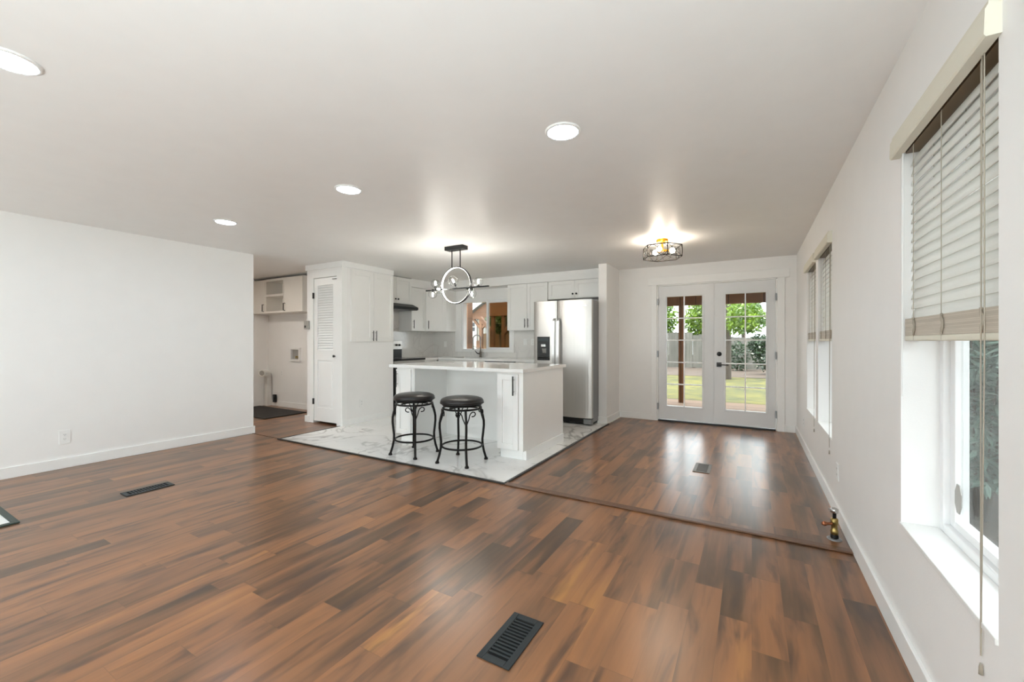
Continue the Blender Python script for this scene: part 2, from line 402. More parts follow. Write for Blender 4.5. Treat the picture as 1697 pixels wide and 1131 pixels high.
fl = MB()
fl.box(-8.4, 0.75, BACK - 0.2, 3.14, -0.12, 0)
fl.box(-8.4, -5.22, 3.14, 7.2, -0.12, 0)
fl.box(-1.875, 0.75, 3.14, 7.0, -0.12, 0)
struct(fl.build('floor', M['floor']), 'brown wood plank floor')
struct(MB().box(-5.22, -1.875, 3.14, 7.0, -0.12, 0.008).build('floor_kitchen', M['tile']), 'white marble tile floor of the kitchen')
struct(MB().box(-8.6, 0.95, BACK - 0.4, 7.3, H, H + 0.2).build('ceiling', M['ceil']))
struct(MB().box(0.95, 1.45, BACK - 0.4, 7.3, H - 0.02, H + 0.14).build('sky_block_overhang', M['house']), 'roof overhang added outside the right wall to block sky light')  # unseen roof edge, added to keep high sky off the right windows

WINZ0, WINZ1 = 0.505, 2.06
wins = [(1.497, 2.279), (3.984, 4.741), (4.905, 5.631)]
holes_r = [(a, b, WINZ0, WINZ1) for a, b in wins] + [(-2.4, -0.8, WINZ0, WINZ1)]
mb = wall_open(MB(), (RX, 0, 0), (0, 1, 0), (1, 0, 0), BACK, 7.02, 0.175, -0.1, H, holes_r)
struct(mb.build('wall_right', M['wall']))
mb = wall_open(MB(), (0, FY, 0), (1, 0, 0), (0, 1, 0), -2.03, 0.75, 0.15, -0.1, H, [(-1.30, 0.306, 0.0, 2.135)])
struct(mb.build('wall_far', M['wall']))
mb = wall_open(MB(), (0, KY, 0), (1, 0, 0), (0, 1, 0), -6.1, -2.03, 0.15, -0.1, H, [(-5.13, -3.94, 1.075, 2.06)])
struct(mb.build('wall_kitchen', M['splash']))
struct(MB().box(-2.03, -1.905, 6.19, FY, 0, H).build('wall_stub', M['wall']))
struct(MB().box(-6.02, LX, BACK, 3.175, 0, H).build('wall_left', M['wall']))
struct(MB().box(-6.02, KX, 5.06, 7.02, 0, H).build('wall_range', M['splash']))
mb = wall_open(MB(), (0, BACK, 0), (1, 0, 0), (0, -1, 0), -6.02, 0.75, 0.2, 0, H, [(-5.6, -3.1, 0.25, 2.15)])
struct(mb.build('wall_back', M['wall']))
struct(MB().box(-8.37, -8.25, 1.2, 4.90, 0, H).box(-8.37, -6.02, 1.1, 1.2, 0, H).build('wall_laundry_left', M['wall']))
struct(MB().box(-8.25, -6.0, 4.74, 4.90, 0, H).build('wall_laundry', M['wall']))
# closet block: front wall with a door opening, right side, hidden left side
PY, PX, PL, PE = 4.06, -5.19, -6.02, 5.055
mb = wall_open(MB(), (0, PY, 0), (1, 0, 0), (0, 1, 0), PL, PX, 0.10, 0, H, [(-5.845, -5.30, 0.0, 2.215)])
mb.box(PX - 0.10, PX, PY + 0.10, PE, 0, H); mb.box(PL, PL + 0.08, PY + 0.10, PE, 0, H); mb.box(PL + 0.08, PX - 0.1, PE - 0.08, PE, 0, H)
struct(mb.build('wall_closet', M['wall']))
# soffit over the kitchen cabinets
mb = MB().box(SO_X, -2.03, SO_Y, KY, SO_Z, H).box(KX, SO_X, 5.86, KY, SO_Z, H)
struct(mb.build('wall_soffit', M['wall']))

# baseboards
BB = 0.10
def base(name, segs, h=BB):
    mb = MB()
    for x0, x1, y0, y1 in segs: mb.box(x0, x1, y0, y1, 0, h)
    return struct(mb.build(name, M['trim'], bevel=0.003))
base('baseboard_right', [(RX - 0.015, RX, BACK, FY)])
base('baseboard_left', [(LX, LX + 0.015, BACK, 3.19), (-6.035, LX, 3.175, 3.19)])
base('baseboard_far', [(-1.89, -1.385, FY - 0.015, FY), (0.392, RX - 0.015, FY - 0.015, FY)])
base('baseboard_stub', [(-2.045, -1.89, 6.175, 6.19), (-1.905, -1.89, 6.19, FY)])
base('baseboard_closet', [(PX, PX + 0.015, PY - 0.015, PE), (PL - 0.02, -5.93, PY - 0.03, PY)])
base('baseboard_laundry', [(-8.25, -6.0, 4.725, 4.74), (-8.25, -8.235, 1.2, 4.725)])
struct(MB().box(-5.26, -3.85, KY - 0.003, KY, 2.10, SO_Z).build('wall_over_window', M['wall']))
# transition strips
struct(MB().box(-5.24, -1.86, 3.118, 3.142, 0, 0.014).build('trim_1', M['darktrim'], bevel=0.003), 'black strip along the front of the tile')
struct(MB().box(-1.885, -1.86, 3.142, 6.18, 0, 0.014).build('trim_2', M['darktrim'], bevel=0.003), 'black strip along the right side of the tile')
struct(MB().box(-1.86, RX - 0.015, 3.105, 3.165, 0, 0.014).build('trim_3', M['redwood'], bevel=0.005), 'brown wood threshold across the planks')
struct(MB().box(-5.235, -5.215, 3.142, 4.04, 0, 0.012).build('trim_4', M['darktrim']), 'dark strip between laundry planks and tile')
struct(MB().box(LX, -5.24, 3.15, 3.165, 0, 0.004).build('trim_5', M['redwood']))
# closet door casing, corner trim and crown
mb = MB()
mb.box(-5.93, -5.845, PY - 0.018, PY, 0, 2.30).box(-5.30, PX, PY - 0.018, PY, 0, 2.30).box(-5.845, -5.30, PY - 0.018, PY, 2.215, 2.30)
struct(mb.build('trim_6', M['trim'], bevel=0.003), 'white casing of the closet door')
mb = MB().box(PL - 0.02, PX + 0.02, PY - 0.02, PY, 2.345, H).box(PX, PX + 0.02, PY, PE, 2.345, H)
struct(mb.build('trim_7', M['trim'], bevel=0.003), 'crown board around the closet top')
mb = MB().box(PX, PX + 0.012, PY - 0.018, PY + 0.07, 0, 2.345)
struct(mb.build('trim_8', M['trim'], bevel=0.002))
# french door casing
mb = MB().box(-1.385, -1.30, FY - 0.02, FY, 0, 2.135).box(0.306, 0.392, FY - 0.02, FY, 0, 2.135)
struct(mb.build('trim_9', M['trim'], bevel=0.003), 'side casings of the french doors')
struct(MB().box(-1.44, 0.452, FY - 0.026, FY, 2.135, 2.255).build('trim_10', M['trim'], bevel=0.003), 'header board over the french doors')
mb = MB().box(-1.30, -1.283, FY - 0.0, FY + 0.13, 0, 2.135).box(0.289, 0.306, FY, FY + 0.13, 0, 2.135).box(-1.30, 0.306, FY, FY + 0.13, 2.118, 2.135)
struct(mb.build('trim_11', M['trim']), 'french door jamb')
struct(MB().box(-1.283, 0.289, FY - 0.02, FY + 0.14, 0.0, 0.022).build('trim_12', M['blackpl']), 'black door sill')

# ------------------------------------------------------------------ french doors
def french_door(name, x0, x1, gx0, gx1, hinge_x, label):
    d = sempty(name, ((x0 + x1) / 2, FY + 0.03, 0.022), label)
    z0, z1, gz0, gz1 = 0.03, 2.115, 0.245, 1.943; ya, yb = FY + 0.008, FY + 0.052
    mb = MB().box(x0, gx0, ya, yb, z0, z1).box(gx1, x1, ya, yb, z0, z1).box(gx0, gx1, ya, yb, z0, gz0).box(gx0, gx1, ya, yb, gz1, z1)
    mb.build('door_slab', M['door'], d)
    w = 0.025; mb = MB()
    for a0, a1, b0, b1 in ((gx0 - w, gx0, gz0 - w, gz1 + w), (gx1, gx1 + w, gz0 - w, gz1 + w), (gx0, gx1, gz0 - w, gz0), (gx0, gx1, gz1, gz1 + w)):
        mb.box(a0, a1, ya - 0.009, ya, b0, b1)
    mb.build('glazing_bead', M['door'], d, bevel=0.003)
    mb = MB(); xm = (gx0 + gx1) / 2; mb.box(xm - 0.008, xm + 0.008, FY + 0.014, FY + 0.044, gz0, gz1)
    for z in (0.583, 0.924, 1.268, 1.607): mb.box(gx0, gx1, FY + 0.0155, FY + 0.0425, z - 0.008, z + 0.008)
    mb.build('muntin_grid', M['trim'], d)
    MB().box(gx0, gx1, FY + 0.028, FY + 0.032, gz0, gz1).build('pane', M['glass'], d)
    for z in (0.23, 1.05, 1.87):
        MB().box(hinge_x - 0.010, hinge_x + 0.010, FY - 0.026, FY + 0.004, z - 0.05, z + 0.05).build('hinge', M['grey'], d)
    return d
dl = french_door('door_1', -1.280, -0.500, -1.158, -0.650, -1.285, 'left french door with ten glass lites')
dr = french_door('door_2', -0.494, 0.286, -0.334, 0.171, 0.291, 'right french door with black lever and deadbolt')
MB().box(-0.512, -0.490, FY - 0.004, FY + 0.008, 0.03, 2.115).build('astragal', M['door'], dl)
yd = FY + 0.008
hd = MB().box(-0.452, -0.388, yd - 0.010, yd, 0.872, 0.938).build('handle_plate', M['blackpl'], dr, bevel=0.003)
MB().cyl((-0.42, yd - 0.01, 0.905), (-0.42, yd - 0.05, 0.905), 0.011).tube([(-0.425, yd - 0.048, 0.905), (-0.36, yd - 0.05, 0.905), (-0.295, yd - 0.048, 0.903)], 0.008).build('lever', M['blackpl'], hd)
MB().lathe((-0.418, yd, 1.063), [(0.032, 0), (0.032, 0.014), (0.027, 0.020), (0.0, 0.020)], 24, (0, -1, 0)).build('deadbolt', M['blackpl'], dr)
MB().box(-0.505, -0.497, yd - 0.006, yd, 0.87, 0.94).build('strike', M['black'], dl)

# ------------------------------------------------------------------ windows on the right wall
def right_window(name, y0, y1, near=False):
    w = sempty(name, (RX + 0.15, (y0 + y1) / 2, WINZ0)); xa, xb = RX + 0.115, RX + 0.172; fw = 0.036
    mb = MB().box(xa, xb, y0, y0 + fw, WINZ0, WINZ1).box(xa, xb, y1 - fw, y1, WINZ0, WINZ1).box(xa, xb, y0 + fw, y1 - fw, WINZ0, WINZ0 + fw).box(xa, xb, y0 + fw, y1 - fw, WINZ1 - fw, WINZ1)
    mb.build('window_frame', M['vinyl'], w, bevel=0.004)
    s0, s1 = y0 + fw, y1 - fw; sw = 0.030; xs, xe = RX + 0.135, RX + 0.175; zb, zt = WINZ0 + fw, WINZ1 - fw
    mb = MB().box(xs, xe, s0, s0 + sw, zb, zt).box(xs, xe, s1 - sw - 0.012, s1, zb, zt).box(xs, xe, s0 + sw, s1 - sw - 0.012, zb, zb + sw).box(xs, xe, s0 + sw, s1 - sw - 0.012, zt - sw, zt)
    mb.build('sash', M['vinyl'], w, bevel=0.003)
    MB().box(RX + 0.152, RX + 0.157, s0 + sw, s1 - sw - 0.012, zb + sw, zt - sw).build('pane', M['glass'], w)
    MB().box(RX - 0.006, xa, y0, y1, WINZ0 - 0.012, WINZ0 + 0.006).build('window_sill', M['trim'], w, bevel=0.003)
    return w
w1 = right_window('window_1', *wins[0]); right_window('window_2', *wins[1]); right_window('window_3', *wins[2])
ysk, zsk = 2.165, 0.665
mb = MB().slab([(RX + 0.132, ysk + 0.030 * math.cos(PI / 8 + k * PI / 4), zsk + 0.058 * math.sin(PI / 8 + k * PI / 4)) for k in range(8)], (0.003, 0, 0))
plabel(mb.build('sticker', M['doorbell'], w1), 'grey octagonal sticker')
right_window('window_4', -2.4, -0.8)
# kitchen window
kw = sempty('window_5', (-4.54, KY, 1.05), 'kitchen slider window over the sink')
mb = MB().box(-5.285, -5.13, KY - 0.018, KY, 1.035, 2.10).box(-3.94, -3.89, KY - 0.018, KY, 1.035, 2.10).box(-5.13, -3.94, KY - 0.018, KY, 1.035, 1.075).box(-5.13, -3.94, KY - 0.018, KY, 2.06, 2.10)
mb.build('casing', M['trim'], kw, bevel=0.003)
mb = MB().box(-5.13, -5.09, KY, KY + 0.12, 1.075, 2.06).box(-3.97, -3.94, KY, KY + 0.12, 1.075, 2.06).box(-5.09, -3.97, KY, KY + 0.12, 1.075, 1.098).box(-5.09, -3.97, KY, KY + 0.12, 2.03, 2.06)
mb.build('window_frame', M['vinyl'], kw)
mb = MB().box(-4.535, -4.485, KY + 0.01, KY + 0.05, 1.098, 2.03).box(-4.012, -3.97, KY + 0.01, KY + 0.05, 1.098, 2.03).box(-4.485, -4.012, KY + 0.01, KY + 0.05, 1.098, 1.13).box(-4.485, -4.012, KY + 0.01, KY + 0.05, 2.005, 2.03)
mb.build('sash', M['vinyl'], kw)
MB().box(-5.09, -4.51, KY + 0.07, KY + 0.074, 1.098, 2.03).build('pane', M['glass'], kw)
MB().box(-4.485, -4.012, KY + 0.028, KY + 0.032, 1.13, 2.005).build('pane', M['glass'], kw)
plabel(MB().box(-4.51, -3.97, KY + 0.1, KY + 0.102, 1.098, 2.03).build('insect_screen', M['screen'], kw), 'brown insect screen')
# back window (behind the camera)
bw = sempty('window_6', (-4.35, BACK, 0.25))
mb = MB()
for x in (-5.6, -4.39, -3.18): mb.box(x, x + 0.08, BACK - 0.14, BACK - 0.06, 0.25, 2.15)
mb.box(-5.6, -3.1, BACK - 0.14, BACK - 0.06, 0.25, 0.33).box(-5.6, -3.1, BACK - 0.14, BACK - 0.06, 2.07, 2.15); mb.build('window_frame', M['vinyl'], bw)
MB().box(-5.52, -3.18, BACK - 0.102, BACK - 0.098, 0.33, 2.07).build('pane', M['glass'], bw)

# ------------------------------------------------------------------ blinds
def blind(y0, y1, label, nsl):
    b = thing('window_blind', label, 'blind', (RX + 0.03, (y0 + y1) / 2, 2.0), 'white slatted window blinds')
    ya, yb = y0 + 0.012, y1 - 0.012
    prof = [(0.0, 0.0), (-0.028, 0.0), (-0.032, 0.006), (-0.030, 0.068), (-0.024, 0.080), (-0.024, 0.088), (0.0, 0.088)]
    mb = MB().slab([(RX + px, y0 - 0.018, 2.005 + pz) for px, pz in prof], (0, (y1 - y0) + 0.036, 0))
    mb.build('valance', M['cream'], b)
    plabel(MB().box(RX + 0.012, RX + 0.062, ya, yb, 2.012, WINZ1 - 0.002).build('headrail', mat_headrail, b), 'brown headrail')
    zt, zb = 1.995, 1.345; mb = MB(); sp = (zt - zb) / nsl; wdt = 0.052
    for i in range(nsl):
        zc = zb + sp * (i + 0.55); ang = math.radians(70); pts = []
        for k in range(5):
            u = (k / 4 - 0.5) * wdt; cv = 0.0035 * (1 - (2 * (k / 4) - 1) ** 2)
            pts.append((RX + 0.037 + u * math.cos(ang) - cv * math.sin(ang), zc + u * math.sin(ang) + cv * math.cos(ang)))
        poly = pts + [(x + 0.0022, z - 0.0012) for x, z in pts[::-1]]
        mb.slab([(x, ya, z) for x, z in poly], (0, yb - ya, 0))
    mb.build('slats', M['slat'], b)
    MB().box(RX + 0.010, RX + 0.060, ya, yb, 1.272, 1.340).build('slat_stack', M['stack'], b)
    MB().box(RX + 0.008, RX + 0.062, ya, yb, 1.252, 1.272).build('bottom_rail', M['cream'], b, bevel=0.004)
    for k in (0.14, 0.5, 0.86):
        y = ya + (yb - ya) * k
        c = MB().tube([(RX + 0.0085, y, 2.01), (RX + 0.0085, y, 1.255)], 0.0012, 6).tube([(RX + 0.066, y, 2.01), (RX + 0.066, y, 1.255)], 0.0012, 6).build('ladder_cord', M['cord'], b)
        mb = MB()
        for j in range(3):
            mb.tube([(RX + 0.006, y - 0.012 + 0.010 * math.sin(q * 1.3 + j), 1.275 + 0.011 * q) for q in range(7)], 0.0018, 5)
        mb.build('knotted_cord', M['cord'], c)
    yw = yb - 0.03
    MB().tube([(RX - 0.003, yw, 2.02), (RX - 0.004, yw, 1.03)], 0.0032, 8).build('tilt_wand', M['plate'], b)
    yc = ya + 0.055
    pc = MB().tube([(RX - 0.002, yc, 2.02), (RX - 0.004, yc - 0.006, 1.2), (RX - 0.006, yc + 0.008, 0.42)], 0.0016, 6).tube([(RX - 0.002, yc + 0.012, 2.02), (RX - 0.004, yc + 0.014, 1.2), (RX - 0.006, yc + 0.008, 0.42)], 0.0016, 6).build('pull_cord', M['cord'], b)
    MB().lathe((RX - 0.006, yc + 0.008, 0.37), [(0.0022, 0.03), (0.004, 0.02), (0.0045, 0.0), (0.0, 0.0)], 10).build('tassel', M['cord'], pc)
    return b
mat_headrail = mat('brown_headrail', '#6e5a3c', 0.4)
blind(*wins[0], 'large near white slat blind half raised at the largest window in view', 17)
blind(*wins[1], 'white slat blind on the nearer of the two side by side far windows', 16)
blind(*wins[2], 'white slat blind on the window closest to the french doors', 16)

# ------------------------------------------------------------------ cabinet helpers
def shaker(mb, O, e1, n, a0, a1, z0, z1, d=0.0, th=0.02, rail=0.062, rec=0.011):
    mb.fbox(O, e1, n, a0, a0 + rail, d, d + th, z0, z1).fbox(O, e1, n, a1 - rail, a1, d, d + th, z0, z1)
    mb.fbox(O, e1, n, a0 + rail, a1 - rail, d, d + th, z0, z0 + rail).fbox(O, e1, n, a0 + rail, a1 - rail, d, d + th, z1 - rail, z1)
    mb.fbox(O, e1, n, a0 + rail, a1 - rail, d, d + th - rec, z0 + rail, z1 - rail); return mb
def bar_pull(O, e1, n, a, zc, d, parent, L=0.16, r=0.006, m=None):
    O, e1, n = Vector(O), Vector(e1), Vector(n); p = lambda dd, z: O + e1 * a + n * dd + Z1 * z
    mb = MB().tube([p(d + 0.032, zc - L / 2), p(d + 0.032, zc + L / 2)], r, 10).use(1)
    for z in (zc - L * 0.31, zc + L * 0.31): mb.cyl(p(d, z), p(d + 0.030, z), 0.005, 8)
    return mb.build('handle', [m or M['black'], M['chrome']], parent)
def knob(O, e1, n, a, z, d, parent):
    O, e1, n = Vector(O), Vector(e1), Vector(n)
    return MB().lathe(O + e1 * a + n * d + Z1 * z, [(0.006, 0), (0.006, 0.012), (0.014, 0.016), (0.015, 0.026), (0.0, 0.030)], 16, n).build('knob', M['black'], parent)

# ------------------------------------------------------------------ closet louver door
d3 = sempty('door_3', (-5.57, PY, 0.03), 'narrow white closet door with louvered upper panel')
dx0, dx1, dz0, dz1 = -5.838, -5.308, 0.035, 2.208; ya, yb = PY - 0.004, PY + 0.03
lx0, lx1, lz0, lz1, qz0, qz1 = -5.762, -5.392, 1.11, 2.10, 0.24, 0.965
mb = MB().box(dx0, lx0, ya, yb, dz0, dz1).box(lx1, dx1, ya, yb, dz0, dz1).box(lx0, lx1, ya, yb, dz0, qz0).box(lx0, lx1, ya, yb, qz1, lz0).box(lx0, lx1, ya, yb, lz1, dz1)
mb.build('door_slab', M['trim'], d3)
mb = MB().box(lx0, lx1, ya + 0.012, yb, qz0, qz1).box(lx0 + 0.035, lx1 - 0.035, ya + 0.004, yb, qz0 + 0.035, qz1 - 0.035); mb.build('door_panel', M['trim'], d3, bevel=0.004)
mb = MB().box(lx0, lx1, yb - 0.004, yb, lz0, lz1)
nl = 26
for i in range(nl):
    z = lz0 + (lz1 - lz0) * (i + 0.5) / nl
    mb.slab([(lx0, ya + 0.004, z - 0.016), (lx0, ya + 0.010, z - 0.018), (lx0, yb - 0.004, z + 0.016), (lx0, yb - 0.010, z + 0.018)], (lx1 - lx0, 0, 0))
mb.build('louvers', M['trim'], d3)
MB().lathe((-5.352, ya, 1.03), [(0.008, 0), (0.008, 0.015), (0.018, 0.022), (0.018, 0.032), (0, 0.036)], 16, (0, -1, 0)).build('knob', M['blackpl'], d3)
for z in (0.33, 1.95): MB().box(dx0 - 0.017, dx0 + 0.004, PY - 0.026, PY - 0.005, z - 0.045, z + 0.045).build('hinge', M['blackpl'], d3)
MB().box(-5.385, -5.300, PY - 0.030, PY - 0.0045, 2.168, 2.180).build('latch', M['grey'], d3)
# wall cabinet set in the closet side
c = thing('wall_cabinet', 'shallow two door white cabinet set in the side of the closet wall', 'cabinet', (PX, 4.6, 1.25))
cy0, cy1, cz0, cz1 = 4.19, 5.035, 1.24, 2.325; O, e1, n = (PX, 0, 0), (0, 1, 0), (1, 0, 0)
mb = MB()
mb.fbox(O, e1, n, cy0, cy1, 0.001, 0.012, cz0, cz1); mb.build('face_frame', M['cab'], c)
ym = (cy0 + cy1) / 2
for a0, a1, ha in ((cy0 + 0.004, ym - 0.002, ym - 0.03), (ym + 0.002, cy1 - 0.004, ym + 0.03)):
    d = shaker(MB(), O, e1, n, a0, a1, cz0 + 0.004, cz1 - 0.004, 0.012, rail=0.07).build('door', M['cab'], c, bevel=0.002)
    bar_pull(O, e1, n, ha, 1.335, 0.032, d)

# ------------------------------------------------------------------ kitchen wall cabinets
UB, UT = 1.447, 2.270
def wall_cab(label, O, e1, n, a0, a1, z0, z1, depth, doors, group='white shaker wall cabinets in the kitchen', pulls='bar'):
    O = Vector(O); cpos = O + Vector(e1) * ((a0 + a1) / 2) + Vector(n) * depth / 2 + Z1 * z0
    c = thing('wall_cabinet', label, 'cabinet', cpos, group)
    MB().fbox(O, e1, n, a0, a1, 0.002, depth - 0.02, z0, z1).build('body', M['cab'], c)
    w = (a1 - a0) / len(doors)
    for i, side in enumerate(doors):
        l, r = a0 + w * i + 0.002, a0 + w * (i + 1) - 0.002
        d = shaker(MB(), O, e1, n, l, r, z0 + 0.002, z1 - 0.002, depth - 0.02).build('door', M['cab'], c, bevel=0.002)
        ha = l + 0.03 if side == 'l' else r - 0.03
        if pulls == 'bar': bar_pull(O, e1, n, ha, z0 + 0.125, depth, d)
        else: knob(O, e1, n, ha, z0 + 0.075, depth, d)
    return c
OB, EB, NB = (0, KY, 0), (1, 0, 0), (0, -1, 0)
wall_cab('two door white wall cabinet just right of the kitchen window', OB, EB, NB, -3.85, -3.045, UB, UT, 0.34, 'rl')
wall_cab('short two door white cabinet directly above the steel refrigerator', OB, EB, NB, -3.035, -2.06, 1.965, UT, 0.34, 'rl', pulls='knob')
OL, EL, NL = (KX, 0, 0), (0, 1, 0), (1, 0, 0)
wall_cab('short white cabinet up at the ceiling directly above the black range hood', OL, EL, NL, 5.07, 5.855, 1.935, 2.415, 0.34, 'rl', pulls='knob')
wall_cab('narrow white wall cabinet between the range hood and corner cabinet', OL, EL, NL, 5.862, 6.255, UB, UT, 0.33, 'l')
# diagonal corner wall cabinet
c = thing('wall_cabinet', 'diagonal white corner wall cabinet left of the kitchen window', 'cabinet', (-5.6, 6.6, UB), 'white shaker wall cabinets in the kitchen')
MB().prism([(KX + 0.002, 6.258), (SO_X, 6.258), (-5.26, 6.54), (-5.26, KY - 0.002), (KX + 0.002, KY - 0.002)], UB, UT).build('body', M['cab'], c)
dv = Vector((-5.26 - SO_X, 6.54 - 6.258, 0)); dl_ = dv.length; e = dv / dl_; nn = Vector((e.y, -e.x, 0))
d = shaker(MB(), (SO_X, 6.258, 0), e, nn, 0.012, dl_ - 0.012, UB + 0.002, UT - 0.002, 0.001).build('door', M['cab'], c, bevel=0.002)
bar_pull((SO_X, 6.258, 0), e, nn, 0.05, UB + 0.125, 0.021, d)

# range hood
h = thing('range_hood', 'black under cabinet range hood with sloped front', 'range hood', (-5.6, 5.46, 1.83))
ha, hb = 5.075, 5.855
mb = MB().slab([(KX + 0.004, ha, 1.93), (-5.50, ha, 1.93), (-5.365, ha, 1.872), (-5.365, ha, 1.832), (-5.40, ha, 1.822), (KX + 0.004, ha, 1.838)], (0, hb - ha, 0))
mb.build('hood_body', M['register'], h, bevel=0.004)
MB().box(-5.78, -5.45, ha + 0.10, hb - 0.1, 1.812, 1.83).build('filter', M['grey'], h)
MB().box(-5.44, -5.38, 5.12, 5.26, 1.806, 1.828).build('hood_light', M['blackpl'], h)

# range
r = thing('kitchen_range', 'black and stainless freestanding range beside the closet wall', 'stove', (-5.53, 5.46, 0))
ra, rb = 5.085, 5.845; CT = 0.937
MB().box(KX + 0.01, -5.23, ra, rb, 0.02, 0.915).build('body', M['blackpl'], r)
MB().box(KX + 0.01, -5.185, ra, rb, 0.917, 0.948).build('cooktop', M['blackglass'], r, bevel=0.004)
for by, bx, br in ((5.29, -5.36, 0.10), (5.65, -5.36, 0.08), (5.29, -5.63, 0.08), (5.65, -5.63, 0.10)):
    MB().lathe((bx, by, 0.9482), [(br, 0), (br, 0.0008), (br - 0.006, 0.0008), (br - 0.006, 0)], 28, cap=False).build('burner_ring', M['grey'], r)
bgd = MB().box(KX + 0.012, -5.775, ra, rb, 0.948, 1.10).build('backguard', M['blackpl'], r)
plabel(MB().box(KX + 0.012, -5.765, ra, rb, 1.10, 1.262).build('control_panel', M['steel'], r, bevel=0.004), 'stainless control panel')
for y in (5.16, 5.26, 5.69, 5.77):
    MB().lathe((-5.765, y, 1.18), [(0.020, 0), (0.020, 0.006), (0.016, 0.026), (0, 0.028)], 16, (1, 0, 0)).build('knob', M['blackpl'], r)
MB().box(-5.23, -5.20, ra + 0.004, rb - 0.004, 0.86, 0.912).build('front_trim', M['steel'], r)
od = MB().box(-5.23, -5.195, ra + 0.004, rb - 0.004, 0.30, 0.855).build('oven_door', M['blackglass'], r, bevel=0.004)
mb = MB().tube([(-5.145, ra + 0.03, 0.825), (-5.145, rb - 0.03, 0.825)], 0.012, 12)
for y in (ra + 0.05, rb - 0.05): mb.cyl((-5.195, y, 0.825), (-5.145, y, 0.825), 0.010, 10)
mb.build('oven_handle', M['steel'], od)
MB().box(-5.23, -5.195, ra + 0.004, rb - 0.004, 0.09, 0.292).build('drawer', M['blackpl'], r, bevel=0.004)
for y in (ra + 0.05, rb - 0.05): MB().cyl((-5.28, y, 0.008), (-5.28, y, 0.03), 0.02, 10).build('foot', M['blackpl'], r)

# base cabinets along the walls and counter
def base_cab(label, O, e1, n, a0, a1, depth, doors, top=CT - 0.04):
    cpos = Vector(O) + Vector(e1) * (a0 + a1) / 2 + Vector(n) * depth / 2
    c = thing('base_cabinet', label, 'cabinet', cpos, 'white base cabinets under the kitchen counter')
    MB().fbox(O, e1, n, a0, a1, 0.002, depth - 0.02, 0.11, top).fbox(O, e1, n, a0, a1, 0.002, depth - 0.09, 0.008, 0.11).build('body', M['cab'], c)
    w = (a1 - a0) / doors
    for i in range(doors):
        l, r_ = a0 + w * i + 0.002, a0 + w * (i + 1) - 0.002
        d = shaker(MB(), O, e1, n, l, r_, 0.115, CT - 0.045, depth - 0.02).build('door', M['cab'], c, bevel=0.002)
        bar_pull(O, e1, n, r_ - 0.03 if i == 0 else l + 0.03, CT - 0.16, depth, d)
    return c
base_cab('narrow white base cabinet between the range and the kitchen corner', OL, EL, NL, 5.86, 6.24, 0.62, 1)
base_cab('white sink base cabinet below the kitchen window and faucet', OB, EB, NB, -5.22, -4.16, 0.62, 2, 0.69)
base_cab('white base cabinet between dishwasher and refrigerator', OB, EB, NB, -3.52, -3.05, 0.62, 1)
dw = thing('dishwasher', 'white dishwasher with black top control strip under the counter', 'dishwasher', (-3.84, 6.55, 0.01))
MB().box(-4.145, -3.535, 6.28, 6.86, 0.012, CT - 0.042).build('body', M['cab'], dw)
MB().box(-4.145, -3.535, 6.245, 6.28, 0.11, 0.86).build('door', M['cab'], dw, bevel=0.004)
plabel(MB().box(-4.145, -3.535, 6.235, 6.28, 0.862, CT - 0.041).build('control_strip', M['blackpl'], dw), 'black control strip')
mb = MB(); zt0, zt1 = CT - 0.038, CT
mb.box(KX + 0.002, -5.205, 5.852, 6.225, zt0, zt1)
mb.box(KX + 0.002, -4.95, 6.225, KY - 0.002, zt0, zt1).box(-4.25, -3.045, 6.225, KY - 0.002, zt0, zt1).box(-4.95, -4.25, 6.225, 6.33, zt0, zt1).box(-4.95, -4.25, 6.72, KY - 0.002, zt0, zt1)
tag(mb.build('countertop', M['quartz']), 'white L shaped counter along the kitchen window wall', 'countertop')
sk = MB().box(-4.96, -4.24, 6.32, 6.73, 0.70, 0.705)
sk.box(-4.96, -4.955, 6.32, 6.73, 0.705, 0.898).box(-4.245, -4.24, 6.32, 6.73, 0.705, 0.898).box(-4.955, -4.245, 6.32, 6.325, 0.705, 0.898).box(-4.955, -4.245, 6.725, 6.73, 0.705, 0.898)
tag(sk.build('kitchen_sink', M['steel']), 'stainless undermount sink below the kitchen window', 'sink')
# faucet
f = thing('kitchen_faucet', 'brushed nickel spring faucet in front of the kitchen window', 'faucet', (-4.60, 6.775, CT))
fx, fy = -4.60, 6.775
MB().lathe((fx, fy, CT), [(0.030, 0), (0.030, 0.008), (0.022, 0.014), (0.022, 0.11), (0.014, 0.12), (0.014, 0.20), (0, 0.20)], 20).build('base', M['nickel'], f)
arc = [(fx, fy, CT + 0.20), (fx, fy, CT + 0.33)] + [(fx - 0.068 + 0.068 * math.cos(a), fy - 0.03 * (1 - math.cos(a)), CT + 0.36 + 0.075 * math.sin(a)) for a in [PI * i / 10 for i in range(11)]] + [(fx - 0.136, fy - 0.06, CT + 0.26)]
MB().tube(arc, 0.011, 10).build('spring_spout', M['grey'], f)
MB().tube([(fx - 0.136, fy - 0.06, CT + 0.27), (fx - 0.136, fy - 0.06, CT + 0.15)], [0.013, 0.018], 12).build('spray_head', M['nickel'], f)
MB().tube([(fx, fy, CT + 0.165), (fx - 0.136, fy - 0.06, CT + 0.22)], 0.006, 8).build('support_arm', M['nickel'], f)
MB().tube([(fx - 0.02, fy - 0.01, CT + 0.07), (fx - 0.055, fy - 0.03, CT + 0.075), (fx - 0.10, fy - 0.05, CT + 0.13)], [0.012, 0.010, 0.006], 10).build('lever', M['black'], f)

